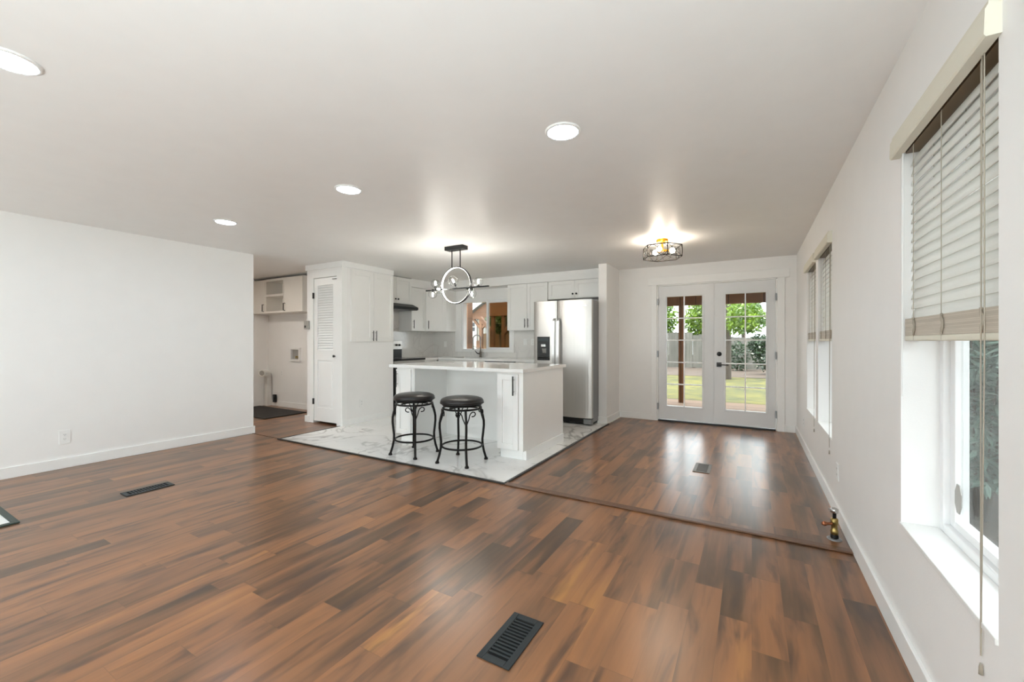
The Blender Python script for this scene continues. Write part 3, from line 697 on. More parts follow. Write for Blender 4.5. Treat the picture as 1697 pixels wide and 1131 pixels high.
# refrigerator
FF = 5.86; fr = thing('refrigerator', 'stainless side by side refrigerator with ice dispenser', 'refrigerator', (-2.53, 6.3, 0))
fx0, fx1, fs, fz0, fz1 = -2.975, -2.028, -2.572, 0.115, 1.872
MB().box(fx0 + 0.004, fx1 - 0.004, FF + 0.085, 6.76, 0.05, fz1 - 0.012).build('body', M['grey'], fr)
def fdoor(x0, x1, label):
    n_ = 12; pts = []
    for i in range(n_ + 1):
        u = i / n_; pts.append((x0 + (x1 - x0) * u, FF + 0.012 - 0.022 * (1 - (2 * u - 1) ** 4)))
    poly = pts + [(x1, FF + 0.075), (x0, FF + 0.075)]
    mb = MB().prism(poly, fz0, fz1)
    return plabel(mb.build('door', M['steel'], fr, bevel=0.004), label)
dA = fdoor(fx0, fs - 0.004, 'left freezer door'); dB = fdoor(fs + 0.004, fx1, 'right fridge door')
def fhandle(x, parent):
    pts = [(x, FF - 0.008, 0.52), (x, FF - 0.045, 0.56), (x, FF - 0.058, 0.75), (x, FF - 0.062, 1.05), (x, FF - 0.058, 1.35), (x, FF - 0.045, 1.56), (x, FF - 0.008, 1.60)]
    mb = MB()
    for i in range(len(pts) - 1):
        a, b = Vector(pts[i]), Vector(pts[i + 1])
        mb.add([a + Vector((sx, sy, 0)) for sx, sy in ((-0.019, 0.004), (0.019, 0.004), (0.019, -0.014), (-0.019, -0.014))] + [b + Vector((sx, sy, 0)) for sx, sy in ((-0.019, 0.004), (0.019, 0.004), (0.019, -0.014), (-0.019, -0.014))],
               [(0, 1, 5, 4), (1, 2, 6, 5), (2, 3, 7, 6), (3, 0, 4, 7), (0, 3, 2, 1), (4, 5, 6, 7)])
    return mb.build('handle', M['chromeh'], parent)
M['chromeh'] = mat('polished_steel_handle', '#d9d8d6', 0.22, 0.9)
fhandle(fs - 0.036, dA); fhandle(fs + 0.036, dB)
dp = MB().box(-2.905, -2.69, FF - 0.014, FF + 0.0, 0.955, 1.322).build('dispenser', M['blackglass'], dA, bevel=0.004)
MB().box(-2.885, -2.71, FF - 0.0145, FF - 0.0135, 1.25, 1.30).build('dispenser_panel', M['register'], dA)
plabel(MB().box(-2.83, -2.755, FF - 0.034, FF - 0.014, 1.165, 1.205).build('dispenser_spout', M['chrome'], dA, bevel=0.004), 'silver dispenser spout')
plabel(MB().slab([(-2.81, FF - 0.016, 1.07), (-2.75, FF - 0.016, 1.07), (-2.745, FF - 0.03, 1.14), (-2.815, FF - 0.03, 1.14)], (0, 0.012, 0)).build('dispenser_paddle', M['chrome'], dA), 'silver dispenser paddle')
MB().box(-2.89, -2.705, FF - 0.022, FF - 0.014, 0.965, 0.985).build('drip_tray', M['blackpl'], dA)
plabel(MB().box(-2.17, -2.10, FF - 0.0105, FF - 0.006, 1.772, 1.784).build('badge', M['chrome'], dB), 'small chrome badge')
MB().box(fx0 + 0.02, fx1 - 0.13, FF + 0.04, FF + 0.08, 0.035, 0.11).build('toe_grille', M['blackpl'], fr)
MB().box(fx1 - 0.13, fx1 - 0.004, FF + 0.015, FF + 0.085, 0.025, 0.10).build('hinge_cover', M['grey'], fr, bevel=0.006)
for x in (fx0 + 0.06, fx1 - 0.06): MB().cyl((x - 0.02, FF + 0.12, 0.03), (x + 0.02, FF + 0.12, 0.03), 0.022, 14).build('wheel', M['blackpl'], fr)
MB().box(fx0 + 0.05, fx1 - 0.05, 6.6, 6.7, 0.008, 0.05).build('foot', M['blackpl'], fr)

# ------------------------------------------------------------------ island
IT0, IT1 = 0.925, 0.963
tag(MB().box(-3.92, -2.02, 3.745, 4.88, IT0, IT1).build('island_countertop', M['quartz'], bevel=0.004), 'white quartz slab on top of the kitchen island', 'countertop')
isl = thing('kitchen_island', 'white kitchen island base with open knee space for the stools', 'kitchen island', (-2.95, 4.3, 0.008))
TZ = 0.115
mb = MB().box(-3.845, -3.57, 3.81, 4.44, TZ, IT0).box(-2.365, -2.065, 3.81, 4.44, TZ, IT0).box(-3.845, -2.065, 4.44, 4.84, TZ, IT0)
mb.build('body', M['cab'], isl)
mb = MB().box(-3.83, -3.585, 3.87, 4.5, 0.008, TZ).box(-2.35, -2.075, 3.87, 4.5, 0.008, TZ).box(-3.83, -2.075, 4.455, 4.78, 0.008, TZ); mb.build('plinth', M['cab'], isl)
plabel(MB().box(-3.57, -2.365, 4.425, 4.44, 0.008, IT0).build('back_panel', M['cab'], isl), 'knee space back panel')
plabel(MB().box(-3.57, -3.556, 3.815, 4.425, 0.008, IT0).build('side_panel', M['cab'], isl), 'left knee space panel')
plabel(MB().box(-2.065, -2.05, 3.80, 4.85, TZ - 0.01, IT0).build('end_panel', M['cab'], isl), 'right end panel')
MB().box(-2.075, -2.036, 3.845, 4.84, 0.008, TZ - 0.01).box(-2.35, -2.075, 3.845, 3.87, 0.008, TZ - 0.003).build('skirting', M['trim'], isl, bevel=0.003)
OI, EI, NI = (0, 3.81, 0), (1, 0, 0), (0, -1, 0)
d = shaker(MB(), OI, EI, NI, -2.361, -2.108, TZ - 0.005, IT0 - 0.022, 0.0).build('door', M['cab'], isl, bevel=0.002); bar_pull(OI, EI, NI, -2.150, 0.785, 0.02, d, 0.20, 0.0075)
d = shaker(MB(), OI, EI, NI, -3.842, -3.60, TZ - 0.005, IT0 - 0.022, 0.0).build('door', M['cab'], isl, bevel=0.002); bar_pull(OI, EI, NI, -3.812, 0.785, 0.02, d, 0.20, 0.0075)

# ------------------------------------------------------------------ stools
def make_stool(cx, cy, rot, label):
    t = thing('bar_stool', label, 'bar stool', (0, 0, 0), 'backless bar stools at the kitchen island')
    prof = [(0.0, 0.600), (0.200, 0.600), (0.217, 0.607), (0.224, 0.622), (0.222, 0.634), (0.210, 0.650), (0.175, 0.664), (0.11, 0.674), (0.0, 0.678)]
    s_ = MB().lathe((0, 0, 0), prof, 40, cap=False).build('seat', M['leather'], t)
    MB().tube([(0.222 * math.cos(2 * PI * k / 40), 0.222 * math.sin(2 * PI * k / 40), 0.610) for k in range(40)], 0.006, 6, True).build('piping', M['leather'], s_)
    mb = MB().lathe((0, 0, 0), [(0.10, 0.572), (0.10, 0.598), (0.0, 0.598)], 24).tube([(0.195 * math.cos(2 * PI * k / 36), 0.195 * math.sin(2 * PI * k / 36), 0.590) for k in range(36)], 0.009, 8, True)
    mb.box(-0.19, 0.19, -0.014, 0.014, 0.565, 0.574).box(-0.014, 0.014, -0.19, 0.19, 0.5645, 0.5745)
    mb.build('swivel_plate', M['iron'], t)
    MB().tube([(0.197 * math.cos(2 * PI * k / 36), 0.197 * math.sin(2 * PI * k / 36), 0.555) for k in range(36)], 0.010, 8, True).build('top_ring', M['iron'], t)
    MB().tube([(0.207 * math.cos(2 * PI * k / 44), 0.207 * math.sin(2 * PI * k / 44), 0.168) for k in range(44)], 0.010, 8, True).build('foot_ring', M['iron'], t)
    for q in range(4):
        a = rot + q * PI / 2; ca, sa = math.cos(a), math.sin(a)
        P3 = lambda rr, z, tt=0.0: (rr * ca - tt * sa, rr * sa + tt * ca, z)
        pr = [(0.192, 0.565), (0.200, 0.53), (0.218, 0.47), (0.230, 0.41), (0.231, 0.36), (0.224, 0.29), (0.216, 0.22), (0.218, 0.16), (0.232, 0.09), (0.250, 0.03), (0.254, 0.012)]
        lg = MB().tube([P3(*p) for p in pr], 0.0125, 10).build('leg', M['iron'], t)
        MB().lathe(P3(0.255, 0), [(0.021, 0), (0.021, 0.012), (0.014, 0.024), (0, 0.024)], 14).build('foot_cap', M['iron'], lg)
        for sg in (-1, 1):
            sp = [(0.226, 0.400, 0.0), (0.219, 0.432, 0.014), (0.210, 0.470, 0.030), (0.204, 0.502, 0.038), (0.201, 0.524, 0.050), (0.200, 0.538, 0.070), (0.199, 0.534, 0.090), (0.199, 0.516, 0.099), (0.199, 0.498, 0.091), (0.199, 0.492, 0.074), (0.199, 0.492, 0.060)]
            MB().tube([P3(rr, z, sg * tt) for rr, z, tt in sp], 0.0058, 7).build('scroll', M['iron'], lg)
    t.location = (cx, cy, 0.008); return t
make_stool(-2.602, 3.492, math.radians(47 + 0), 'black leather round bar stool on the right, nearer the island handle')
make_stool(-3.245, 3.475, math.radians(45), 'black leather round bar stool on the left, nearer the range')

# ------------------------------------------------------------------ ceiling lights
def can_light(x, y, label, m='can'):
    c = thing('recessed_light', label, 'ceiling light', (x, y, H), 'round recessed ceiling lights')
    MB().lathe((x, y, H), [(0.100, 0.0), (0.100, -0.004), (0.086, -0.010), (0.084, -0.004), (0.084, 0)], 32, cap=False).build('trim_ring', M['plate'], c)
    MB().lathe((x, y, H - 0.001), [(0.084, 0), (0.084, -0.006), (0.0, -0.008)], 32, cap=False).build('diffuser', M[m], c)
can_light(-2.70, 0.466, 'round recessed light at the upper left edge, above the floor grille')
can_light(-0.92, 2.175, 'round recessed light nearest the right wall windows, ahead of the camera')
can_light(-2.71, 2.175, 'round recessed light in the middle of the far row of three')
can_light(-4.50, 2.165, 'round recessed light nearest the blank left wall')
for x, y in ((-0.92, 0.466 - 0.1), (-4.5, 0.466), (-0.92, -1.4), (-2.7, -1.4), (-4.5, -1.4)):
    can_light(x, y, 'round recessed light outside the photo behind the camera')
# laundry room light
can_light(-7.0, 2.9, 'round recessed light hidden in the laundry room behind the left wall', 'hallcan')

# chandelier over the island
CX, CY = -3.185, 4.15
ch = thing('chandelier', 'black linear chandelier with lit ring and clear glass globes', 'chandelier', (CX, CY, 1.9))
BZ, RZ, RR = 1.905, 1.945, 0.222
MB().box(CX - 0.14, CX + 0.14, CY - 0.055, CY + 0.055, H - 0.048, H - 0.001).build('canopy', M['blackpl'], ch, bevel=0.003)
for dx in (-0.064, 0.064):
    zt = RZ + math.sqrt(RR ** 2 - dx ** 2)
    MB().cyl((CX + dx, CY, zt - 0.004), (CX + dx, CY, H - 0.04), 0.0065, 10).build('hanging_rod', M['blackpl'], ch)
ring = []; nseg = 48
def ringmesh(r0, r1, y0, y1):
    mb = MB(); vs = []; fs = []
    for k in range(nseg):
        a = 2 * PI * k / nseg
        for rr, yy in ((r0, y0), (r1, y0), (r1, y1), (r0, y1)): vs.append((CX + rr * math.cos(a), yy, RZ + rr * math.sin(a)))
    for k in range(nseg):
        j = (k + 1) % nseg
        for q in range(4): fs.append((k * 4 + q, k * 4 + (q + 1) % 4, j * 4 + (q + 1) % 4, j * 4 + q))
    return mb.add(vs, fs, True)
rg = ringmesh(RR, RR + 0.010, CY - 0.016, CY + 0.016).build('ring', M['blackpl'], ch)
ringmesh(RR - 0.003, RR, CY - 0.012, CY + 0.012).build('led_strip', M['ledring'], rg)
br = MB().box(CX - 0.485, CX + 0.485, CY - 0.008, CY + 0.008, BZ - 0.008, BZ + 0.008).build('bar', M['blackpl'], ch)
def globe(dx, dy, dz, r=0.056):
    # socket stem, clear globe, bulb: centre offset from the bar
    c0 = Vector((CX + dx, CY, BZ)); dirv = Vector((0, dy, dz)).normalized(); L_ = Vector((0, dy, dz)).length; c1 = c0 + dirv * L_
    s_ = MB().cyl(c0, c0 + dirv * (L_ - r * 0.35), 0.007, 10).lathe(c0 + dirv * (L_ - r - 0.008), [(0.014, 0), (0.016, 0.012), (0.012, 0.03), (0, 0.03)], 14, dirv).build('socket', M['blackpl'], ch)
    MB().sphere(c1, r).build('glass_globe', M['globe'], s_)
    MB().lathe(c0 + dirv * (L_ - r * 0.4), [(0.006, 0), (0.009, 0.012), (0.009, 0.045), (0.0, 0.055)], 12, dirv, cap=False).build('bulb', M['bulb'], s_)
globe(-0.330, 0, 0.085); globe(-0.375, 0, -0.05); globe(-0.225, -0.062, 0.0); globe(0.015, -0.075, 0.085, 0.062); globe(0.150, 0.09, -0.01); globe(0.24, 0, -0.075); globe(0.335, 0, 0.060)

# flush mount by the french doors
GX, GY = -0.90, 5.06
fm = thing('flush_light', 'gold and black hexagonal cage ceiling light near the french doors', 'ceiling light', (GX, GY, H))
MB().lathe((GX, GY, H), [(0.065, 0.0), (0.065, -0.030), (0.055, -0.036), (0.0, -0.036)], 28).build('canopy', M['gold'], fm)
MB().cyl((GX, GY, H - 0.036), (GX, GY, H - 0.13), 0.012, 12).build('stem', M['gold'], fm)
hz0, hz1, HR = 2.215, 2.345, 0.218
hv = [Vector((GX + HR * math.cos(YAW + math.radians(25 + 60 * k)), GY + HR * math.sin(YAW + math.radians(25 + 60 * k)), 0)) for k in range(6)]
mb = MB()
for k in range(6):
    a, b = hv[k], hv[(k + 1) % 6]; A0, A1, B0, B1 = a + Z1 * hz0, a + Z1 * hz1, b + Z1 * hz0, b + Z1 * hz1
    for p, q in ((A0, A1), (A0, B0), (A1, B1)): mb.tube([p, q], 0.0055, 6)
mb.build('cage_frame', M['iron'], fm)
for k in range(6):
    a, b = hv[k], hv[(k + 1) % 6]; mb = MB(); w_ = (b - a)
    P2 = lambda u, v: a + w_ * u + Z1 * (hz0 + (hz1 - hz0) * v)
    if k % 2 == 0:
        mb.tube([P2(0, 0), P2(1, 1)], 0.003, 5).tube([P2(0, 1), P2(1, 0)], 0.003, 5)
        mb.tube([P2(0.5 + 0.25 * math.cos(2 * PI * i / 24), 0.5 + 0.4 * math.sin(2 * PI * i / 24)) for i in range(24)], 0.0028, 5, True)
    else:
        for uc in (0.25, 0.75): mb.tube([P2(uc + 0.25 * math.cos(2 * PI * i / 24), 0.5 + 0.48 * math.sin(2 * PI * i / 24)) for i in range(24)], 0.003, 5, True)
        mb.tube([P2(0.5, 0), P2(0.5, 1)], 0.003, 5)
    mb.build('side_grille', M['iron'], fm)
for k in range(3):
    a = 2 * PI * k / 3 + 0.4; dv2 = Vector((math.cos(a), math.sin(a), 0)); c0 = Vector((GX, GY, 2.30))
    s_ = MB().cyl(c0 + dv2 * 0.01, c0 + dv2 * 0.075, 0.012, 10).build('lamp_holder', M['gold'], fm)
    MB().sphere(c0 + dv2 * 0.112, 0.030, 14, 8).build('bulb', M['warm'], s_)

# ------------------------------------------------------------------ floor registers
def register(x0, x1, y0, y1, label, m, along='y', n=13, group='dark metal floor registers'):
    o = thing('floor_register', label, 'floor vent', ((x0 + x1) / 2, (y0 + y1) / 2, 0), group)
    bx, by = (0.028, 0.032)
    mb = MB(); T = 0.006
    mb.box(x0, x0 + bx, y0, y1, 0.0005, T).box(x1 - bx, x1, y0, y1, 0.0005, T).box(x0 + bx, x1 - bx, y0, y0 + by, 0.0005, T).box(x0 + bx, x1 - bx, y1 - by, y1, 0.0005, T)
    mb.build('frame', m, o, bevel=0.002)
    mb = MB(); L_ = (y1 - by) - (y0 + by); sp = L_ / n
    for i in range(1, n): mb.box(x0 + bx, x1 - bx, y0 + by + sp * i - sp * 0.24, y0 + by + sp * i + sp * 0.24, 0.002, T - 0.0006)
    mb.build('slats', m, o)
    MB().box(x0 + bx, x1 - bx, y0 + by, y1 - by, 0.0003, 0.0012).build('duct_opening', M['void'], o)
    return o
register(-0.947, -0.797, 1.364, 1.672, 'large charcoal floor register in the foreground planks', M['register'])
register(-4.490, -4.352, 1.366, 1.690, 'black floor register in the planks near the left wall', M['register'])
register(-0.495, -0.345, 4.336, 4.660, 'small brown floor register in front of the french doors', M['bronze'], n=16)
o = thing('return_grille', 'dark framed white return air grille cut by the left photo edge', 'floor vent', (-4.65, 0.75, 0))
mb = MB().box(-4.92, -4.885, 0.50, 0.805, 0.0005, 0.012).box(-4.40, -4.365, 0.50, 0.805, 0.0005, 0.012).box(-4.885, -4.40, 0.77, 0.805, 0.0005, 0.012).box(-4.885, -4.40, 0.50, 0.535, 0.0005, 0.012)
mb.build('frame', M['steelframe'], o, bevel=0.002)
MB().box(-4.885, -4.40, 0.535, 0.77, 0.0005, 0.004).build('filter', M['plate'], o)

# ------------------------------------------------------------------ outlets and switches
def plate(name, label, cat, O, e1, n, a, z, w=0.072, h=0.118, style='outlet', group='white wall plates'):
    O, e1, n = Vector(O), Vector(e1), Vector(n); c = O + e1 * a + Z1 * z
    t = thing(name, label, cat, c, group)
    MB().fbox(O, e1, n, a - w / 2, a + w / 2, 0.0005, 0.006, z - h / 2, z + h / 2).build('cover_plate', M['plate'], t, bevel=0.002)
    if style == 'outlet':
        for dz in (0.021, -0.021):
            r_ = MB().fbox(O, e1, n, a - 0.017, a + 0.017, 0.006, 0.0075, z + dz - 0.014, z + dz + 0.014).build('receptacle', M['plate'], t, bevel=0.001)
            mb = MB()
            for da in (-0.006, 0.006): mb.fbox(O, e1, n, a + da - 0.0012, a + da + 0.0012, 0.0075, 0.008, z + dz - 0.001, z + dz + 0.008)
            mb.fbox(O, e1, n, a - 0.002, a + 0.002, 0.0075, 0.008, z + dz - 0.010, z + dz - 0.006); mb.build('slots', M['void'], r_)
    elif style == 'rocker':
        k = max(1, round(w / 0.07)) if w > 0.1 else 1
        for i in range(k):
            ac = a + (i - (k - 1) / 2) * 0.046
            MB().fbox(O, e1, n, ac - 0.017, ac + 0.017, 0.006, 0.010, z - 0.033, z + 0.033).build('rocker', M['plate'], t, bevel=0.001)
    return t
plate('wall_outlet', 'white duplex outlet low on the blank left wall', 'outlet', (LX, 0, 0), (0, 1, 0), (1, 0, 0), 1.374, 0.306, 0.080, 0.135)
plate('wall_outlet', 'white outlet low on the closet side wall below its cabinet', 'outlet', (PX, 0, 0), (0, 1, 0), (1, 0, 0), 4.40, 0.306)
plate('wall_outlet', 'white outlet low on the right wall near the brass valve', 'outlet', (RX, 0, 0), (0, 1, 0), (-1, 0, 0), 3.715, 0.325)
plate('wall_outlet', 'white outlet low on the right wall below the far blinds', 'outlet', (RX, 0, 0), (0, 1, 0), (-1, 0, 0), 5.915, 0.31)
plate('wall_outlet', 'white outlet on the backsplash left of the kitchen window', 'outlet', (0, KY, 0), (1, 0, 0), (0, -1, 0), -5.55, 1.19, style='rocker')
plate('wall_switch', 'white switch plate beside the kitchen window, next to its frame', 'switch', (0, KY, 0), (1, 0, 0), (0, -1, 0), -3.66, 1.235, 0.075, 0.118, 'rocker')
plate('wall_outlet', 'white plate on the backsplash right beside the refrigerator', 'outlet', (0, KY, 0), (1, 0, 0), (0, -1, 0), -3.50, 1.235, 0.075, 0.118)
plate('wall_outlet', 'white outlet on the laundry wall below the washer box', 'outlet', (0, 4.74, 0), (1, 0, 0), (0, -1, 0), -7.80, 0.635)
th_ = thing('thermostat', 'small grey thermostat on the closet front edge', 'thermostat', (-5.985, PY, 1.5))
MB().box(-6.035, -5.93, PY - 0.046, PY - 0.0005, 1.44, 1.568).build('case', M['doorbell'], th_, bevel=0.004)
MB().box(-6.02, -5.985, PY - 0.048, PY - 0.046, 1.46, 1.495).build('screen', M['blackpl'], th_)

# ------------------------------------------------------------------ laundry alcove
LYF = 4.41; OLa, ELa, NLa = (0, 4.74, 0), (1, 0, 0), (0, -1, 0); lz0, lz1 = 1.765, 2.385
def laundry_cab(x0, x1, label, door=None):
    c = thing('laundry_cabinet', label, 'cabinet', ((x0 + x1) / 2, 4.57, lz0), 'white laundry wall cabinets')
    if door is None:
        t_ = 0.018; mb = MB().box(x0, x0 + 0.03, LYF, 4.738, lz0, lz1).box(x1 - 0.012, x1, LYF, 4.738, lz0, lz1).box(x0 + 0.03, x1 - 0.012, LYF, 4.738, lz0, lz0 + 0.035).box(x0 + 0.03, x1 - 0.012, LYF, 4.738, lz1 - 0.04, lz1).box(x0 + 0.03, x1 - 0.012, 4.72, 4.738, lz0 + 0.035, lz1 - 0.04)
        mb.build('body', M['melamine'], c)
        MB().box(x0 + 0.03, x1 - 0.012, LYF, 4.72, 2.065, 2.105).build('shelf', M['melamine'], c)
    else:
        MB().box(x0, x1, LYF + 0.02, 4.738, lz0, lz1).build('body', M['melamine'], c)
        d = MB().box(x0 + 0.003, x1 - 0.003, LYF, LYF + 0.019, lz0 + 0.003, lz1 - 0.003).build('door', M['melamine'], c, bevel=0.002)
        hx = x0 + 0.04 if door == 'l' else x1 - 0.045
        MB().tube([(hx, LYF, 1.80), (hx, LYF - 0.03, 1.80), (hx, LYF - 0.03, 1.925), (hx, LYF, 1.925)], 0.007, 8).build('handle', M['black'], d)
laundry_cab(-8.245, -7.785, 'white laundry cabinet with black pull beside the left wall edge', 'r')
laundry_cab(-7.780, -7.215, 'open white laundry cabinet with one shelf, middle of the three')
laundry_cab(-7.21, -6.665, 'white laundry cabinet with black pull nearest the closet', 'l')
wb = thing('washer_box', 'white recessed washer hookup box on the laundry wall', 'outlet box', (-7.34, 4.74, 1.0))
mb = MB()
bx0, bx1, bz0, bz1 = -7.495, -7.20, 0.88, 1.13
for a0, a1, b0, b1 in ((bx0, bx0 + 0.035, bz0, bz1), (bx1 - 0.035, bx1, bz0, bz1), (bx0 + 0.035, bx1 - 0.035, bz0, bz0 + 0.035), (bx0 + 0.035, bx1 - 0.035, bz1 - 0.035, bz1)): mb.box(a0, a1, 4.70, 4.7395, b0, b1)
mb.build('box_frame', M['plate'], wb, bevel=0.003)
MB().box(bx0 + 0.035, bx1 - 0.035, 4.735, 4.7395, bz0 + 0.035, bz1 - 0.035).build('box_back', M['doorbell'], wb)
for x in (-7.32, -7.26): MB().cyl((x, 4.735, 0.965), (x, 4.705, 0.965), 0.012, 10).cyl((x, 4.71, 0.965), (x, 4.71, 0.93), 0.010, 8).build('valve', M['brass'], wb)
dv_ = thing('dryer_vent', 'white dryer vent elbow on a boxed pipe in the laundry corner', 'vent pipe', (-8.15, 4.66, 0))
MB().box(-8.205, -8.115, 4.635, 4.724, 0.0, 0.56).build('pipe_chase', M['dryergrey'], dv_, bevel=0.004)
MB().tube([(-8.16, 4.68, 0.55), (-8.155, 4.67, 0.60), (-8.13, 4.64, 0.635), (-8.08, 4.57, 0.645), (-8.04, 4.50, 0.645)], 0.060, 18).build('elbow', M['dryergrey'], dv_)
MB().lathe((-8.0395, 4.4992, 0.645), [(0.060, 0), (0.066, 0.0), (0.066, 0.012), (0.048, 0.012), (0.048, 0.001)], 20, (0.5, -0.87, 0.0), cap=False).build('pipe_rim', M['dryergrey'], dv_)
MB().lathe((-8.0395, 4.4992, 0.645), [(0.048, 0.003), (0.0, 0.003)], 20, (0.5, -0.87, 0.0), cap=False).build('pipe_mouth', M['doorbell'], dv_)
dc = thing('dryer_outlet', 'black dryer power outlet low on the laundry wall', 'outlet', (-7.98, 4.72, 0.17))
MB().box(-8.02, -7.94, 4.685, 4.7245, 0.075, 0.225).build('housing', M['blackpl'], dc, bevel=0.008)
MB().lathe((-7.98, 4.685, 0.155), [(0.026, 0), (0.026, 0.006), (0.0, 0.006)], 16, (0, -1, 0)).build('socket_face', M['register'], dc)
tag(MB().box(-8.20, -6.75, 3.82, 4.545, 0.0005, 0.014).build('washer_mat', M['mat'], bevel=0.003), 'black rectangular mat on the laundry room floor', 'mat')

# ------------------------------------------------------------------ brass gas valve by the right wall
gv = thing('gas_valve', 'brass gas valve standing up from the floor by the right baseboard', 'valve', (0.455, 3.30, 0))
vx, vy = 0.452, 3.30
mb = MB().lathe((vx, vy, 0), [(0.040, 0.0), (0.040, 0.004), (0.034, 0.008), (0.0, 0.008)], 24); plabel(mb.build('floor_plate', M['grey'], gv), 'grey metal floor plate')
plabel(MB().lathe((vx, vy, 0.006), [(0.022, 0), (0.022, 0.022), (0.017, 0.026), (0, 0.026)], 6).build('hex_nut', M['iron'], gv), 'dark hex nut')
MB().lathe((vx, vy, 0.03), [(0.016, 0), (0.021, 0.004), (0.021, 0.028), (0.017, 0.034), (0.017, 0.062), (0.020, 0.066), (0.020, 0.098), (0.014, 0.104), (0, 0.104)], 20).build('body', M['brass'], gv)
plabel(MB().cyl((vx - 0.012, vy - 0.008, 0.098), (vx - 0.05, vy - 0.026, 0.098), 0.009, 12).lathe((vx - 0.046, vy - 0.024, 0.098), [(0.013, 0), (0.015, 0.010), (0.010, 0.022), (0, 0.024)], 12, (-0.9, -0.45, 0)).build('outlet_stub', M['copper'], gv), 'copper outlet stub')
plabel(MB().cyl((vx, vy, 0.13), (vx, vy, 0.17), 0.010, 12).build('stem', M['iron'], gv), 'dark valve stem')
MB().lathe((vx, vy, 0.165), [(0.010, 0), (0.021, 0.004), (0.021, 0.026), (0.012, 0.032), (0, 0.032)], 8).box(vx - 0.030, vx - 0.016, vy - 0.005, vy + 0.005, 0.180, 0.192).build('cap', M['chrome'], gv)

# ------------------------------------------------------------------ outdoors: patio
struct(MB().box(-9.0, 4.0, 7.02, 9.85, -0.16, -0.035).build('deck_floor', M['deck']), 'wood deck boards outside')
struct(MB().box(-30, 20, 9.85, 17.6, -0.5, -0.10).build('ground_lawn', M['lawn']), 'lawn with sun dapples painted in its colour')
struct(MB().box(-30, 20, 17.6, 45, -0.5, -0.09).build('ground_mulch', M['mulch']), 'brown leaf mulch along the fence')
struct(MB().box(0.75, 20, -12, 9.85, -0.75, -0.55).build('ground_side', M['mulch']), 'leaf littered ground outside the right wall')
struct(MB().box(-30, 0.75, -25, -3.4, -0.5, -0.3).build('ground_rear', M['lawn']))
bmY = 9.395
pb = thing('patio_beam', 'dark brown timber beam along the patio roof edge', 'beam', (-1, bmY, 2.0))
MB().box(-3.35, 4.0, bmY - 0.07, bmY + 0.07, 2.0, 2.2).build('timber', M['patio'], pb)
tag(MB().box(-6.15, -3.35, bmY - 0.07, bmY + 0.07, 1.92, 2.30).build('patio_beam', M['timber']), 'reddish timber header beam seen through the kitchen window', 'beam')
pr = thing('patio_roof', 'brown wooden patio roof over the deck', 'roof', (-2, 8.2, 2.3))
mb = MB().slab([(-4.6, 7.03, 2.52), (4.0, 7.03, 2.52), (4.0, 9.7, 2.30), (-4.6, 9.7, 2.30)], (0, 0, 0.04)); mb.build('roof_boards', M['patio'], pr)
for k in range(14):
    x = -4.4 + k * 0.62
    MB().slab([(x, 7.03, 2.38), (x, 7.03, 2.52), (x, 9.65, 2.304), (x, 9.65, 2.205)], (0.045, 0, 0)).build('rafter', M['patio'], pr)
def post(x, y, w, z1, label, m, bolt=False, braces=(), z0=-0.035):
    t = thing('patio_post', label, 'post', (x, y, z0), 'timber posts of the patio')
    MB().box(x - w / 2, x + w / 2, y - w / 2, y + w / 2, z0, z1).build('timber', m, t)
    for sx in braces:
        MB().slab([(x + sx * w / 2, y - 0.05, z1 - 0.50), (x + sx * w / 2, y - 0.05, z1 - 0.36), (x + sx * (w / 2 + 0.34), y - 0.05, z1), (x + sx * (w / 2 + 0.46), y - 0.05, z1)], (0, 0.1, 0)).build('brace', m, t)
    if bolt: MB().lathe((x, y - w / 2, 1.17), [(0.055, 0), (0.055, 0.01), (0.02, 0.02), (0, 0.02)], 20, (0, -1, 0)).build('bolt_washer', M['iron'], t)
post(-1.289, bmY, 0.095, 2.0, 'slim brown patio post seen through the left french door', M['patio'])
post(-6.18, 8.5, 0.20, 2.6, 'thick timber post close outside the left kitchen window pane', M['timber'], True)
post(-5.97, bmY, 0.085, 1.92, 'timber post with brace in the right kitchen window pane, left one', M['timber'], braces=(-1,))
post(-5.65, bmY, 0.085, 1.92, 'timber post in the right kitchen window pane, right one', M['timber'], braces=(1,))

# fences
def fence(name, p0, p1, z0, z1, m, label, group):
    p0, p1 = Vector((*p0, 0)), Vector((*p1, 0)); dvv = p1 - p0; L_ = dvv.length; e_ = dvv / L_; n_ = Vector((e_.y, -e_.x, 0))
    t = thing('fence_panel', label, 'fence', p0 + dvv * 0.5, group)
    mb = MB(); a = 0.0
    while a < L_ - 0.02:
        w_ = min(0.140, L_ - a); zz = z1 + random.uniform(-0.03, 0.03)
        mb.fbox(p0, e_, n_, a, a + w_, 0, 0.02 + random.uniform(0, 0.008), z0 + random.uniform(0, 0.04), zz); a += 0.140
    mb.build('pickets', m, t)
    for z in (z0 + 0.3, z1 - 0.3): MB().fbox(p0, e_, n_, 0, L_, -0.05, -0.001, z - 0.045, z + 0.045).build('rail', m, t)
    MB().fbox(p0, e_, n_, 0.0, 0.1, -0.15, -0.051, z0 - 0.1, z1 - 0.05).build('post', m, t)
FG = 'weathered grey fence panels behind the lawn'
fence('f', (-6.2, 22.9), (-3.75, 22.9), -0.09, 1.72, M['fence'], 'weathered grey fence section far left behind the lawn', FG)
fence('f', (-3.745, 22.9), (-2.6, 22.9), -0.09, 1.70, M['fence'], 'grey fence section behind the slim patio post', FG)
fence('f', (-2.595, 22.9), (-0.9, 22.9), -0.09, 1.58, M['fence'], 'grey fence section seen in the right half of the left french door', FG)
fence('f', (-0.895, 22.9), (0.3, 22.9), -0.09, 1.45, M['fence'], 'grey fence section beside the tree trunk in the right french door', FG)
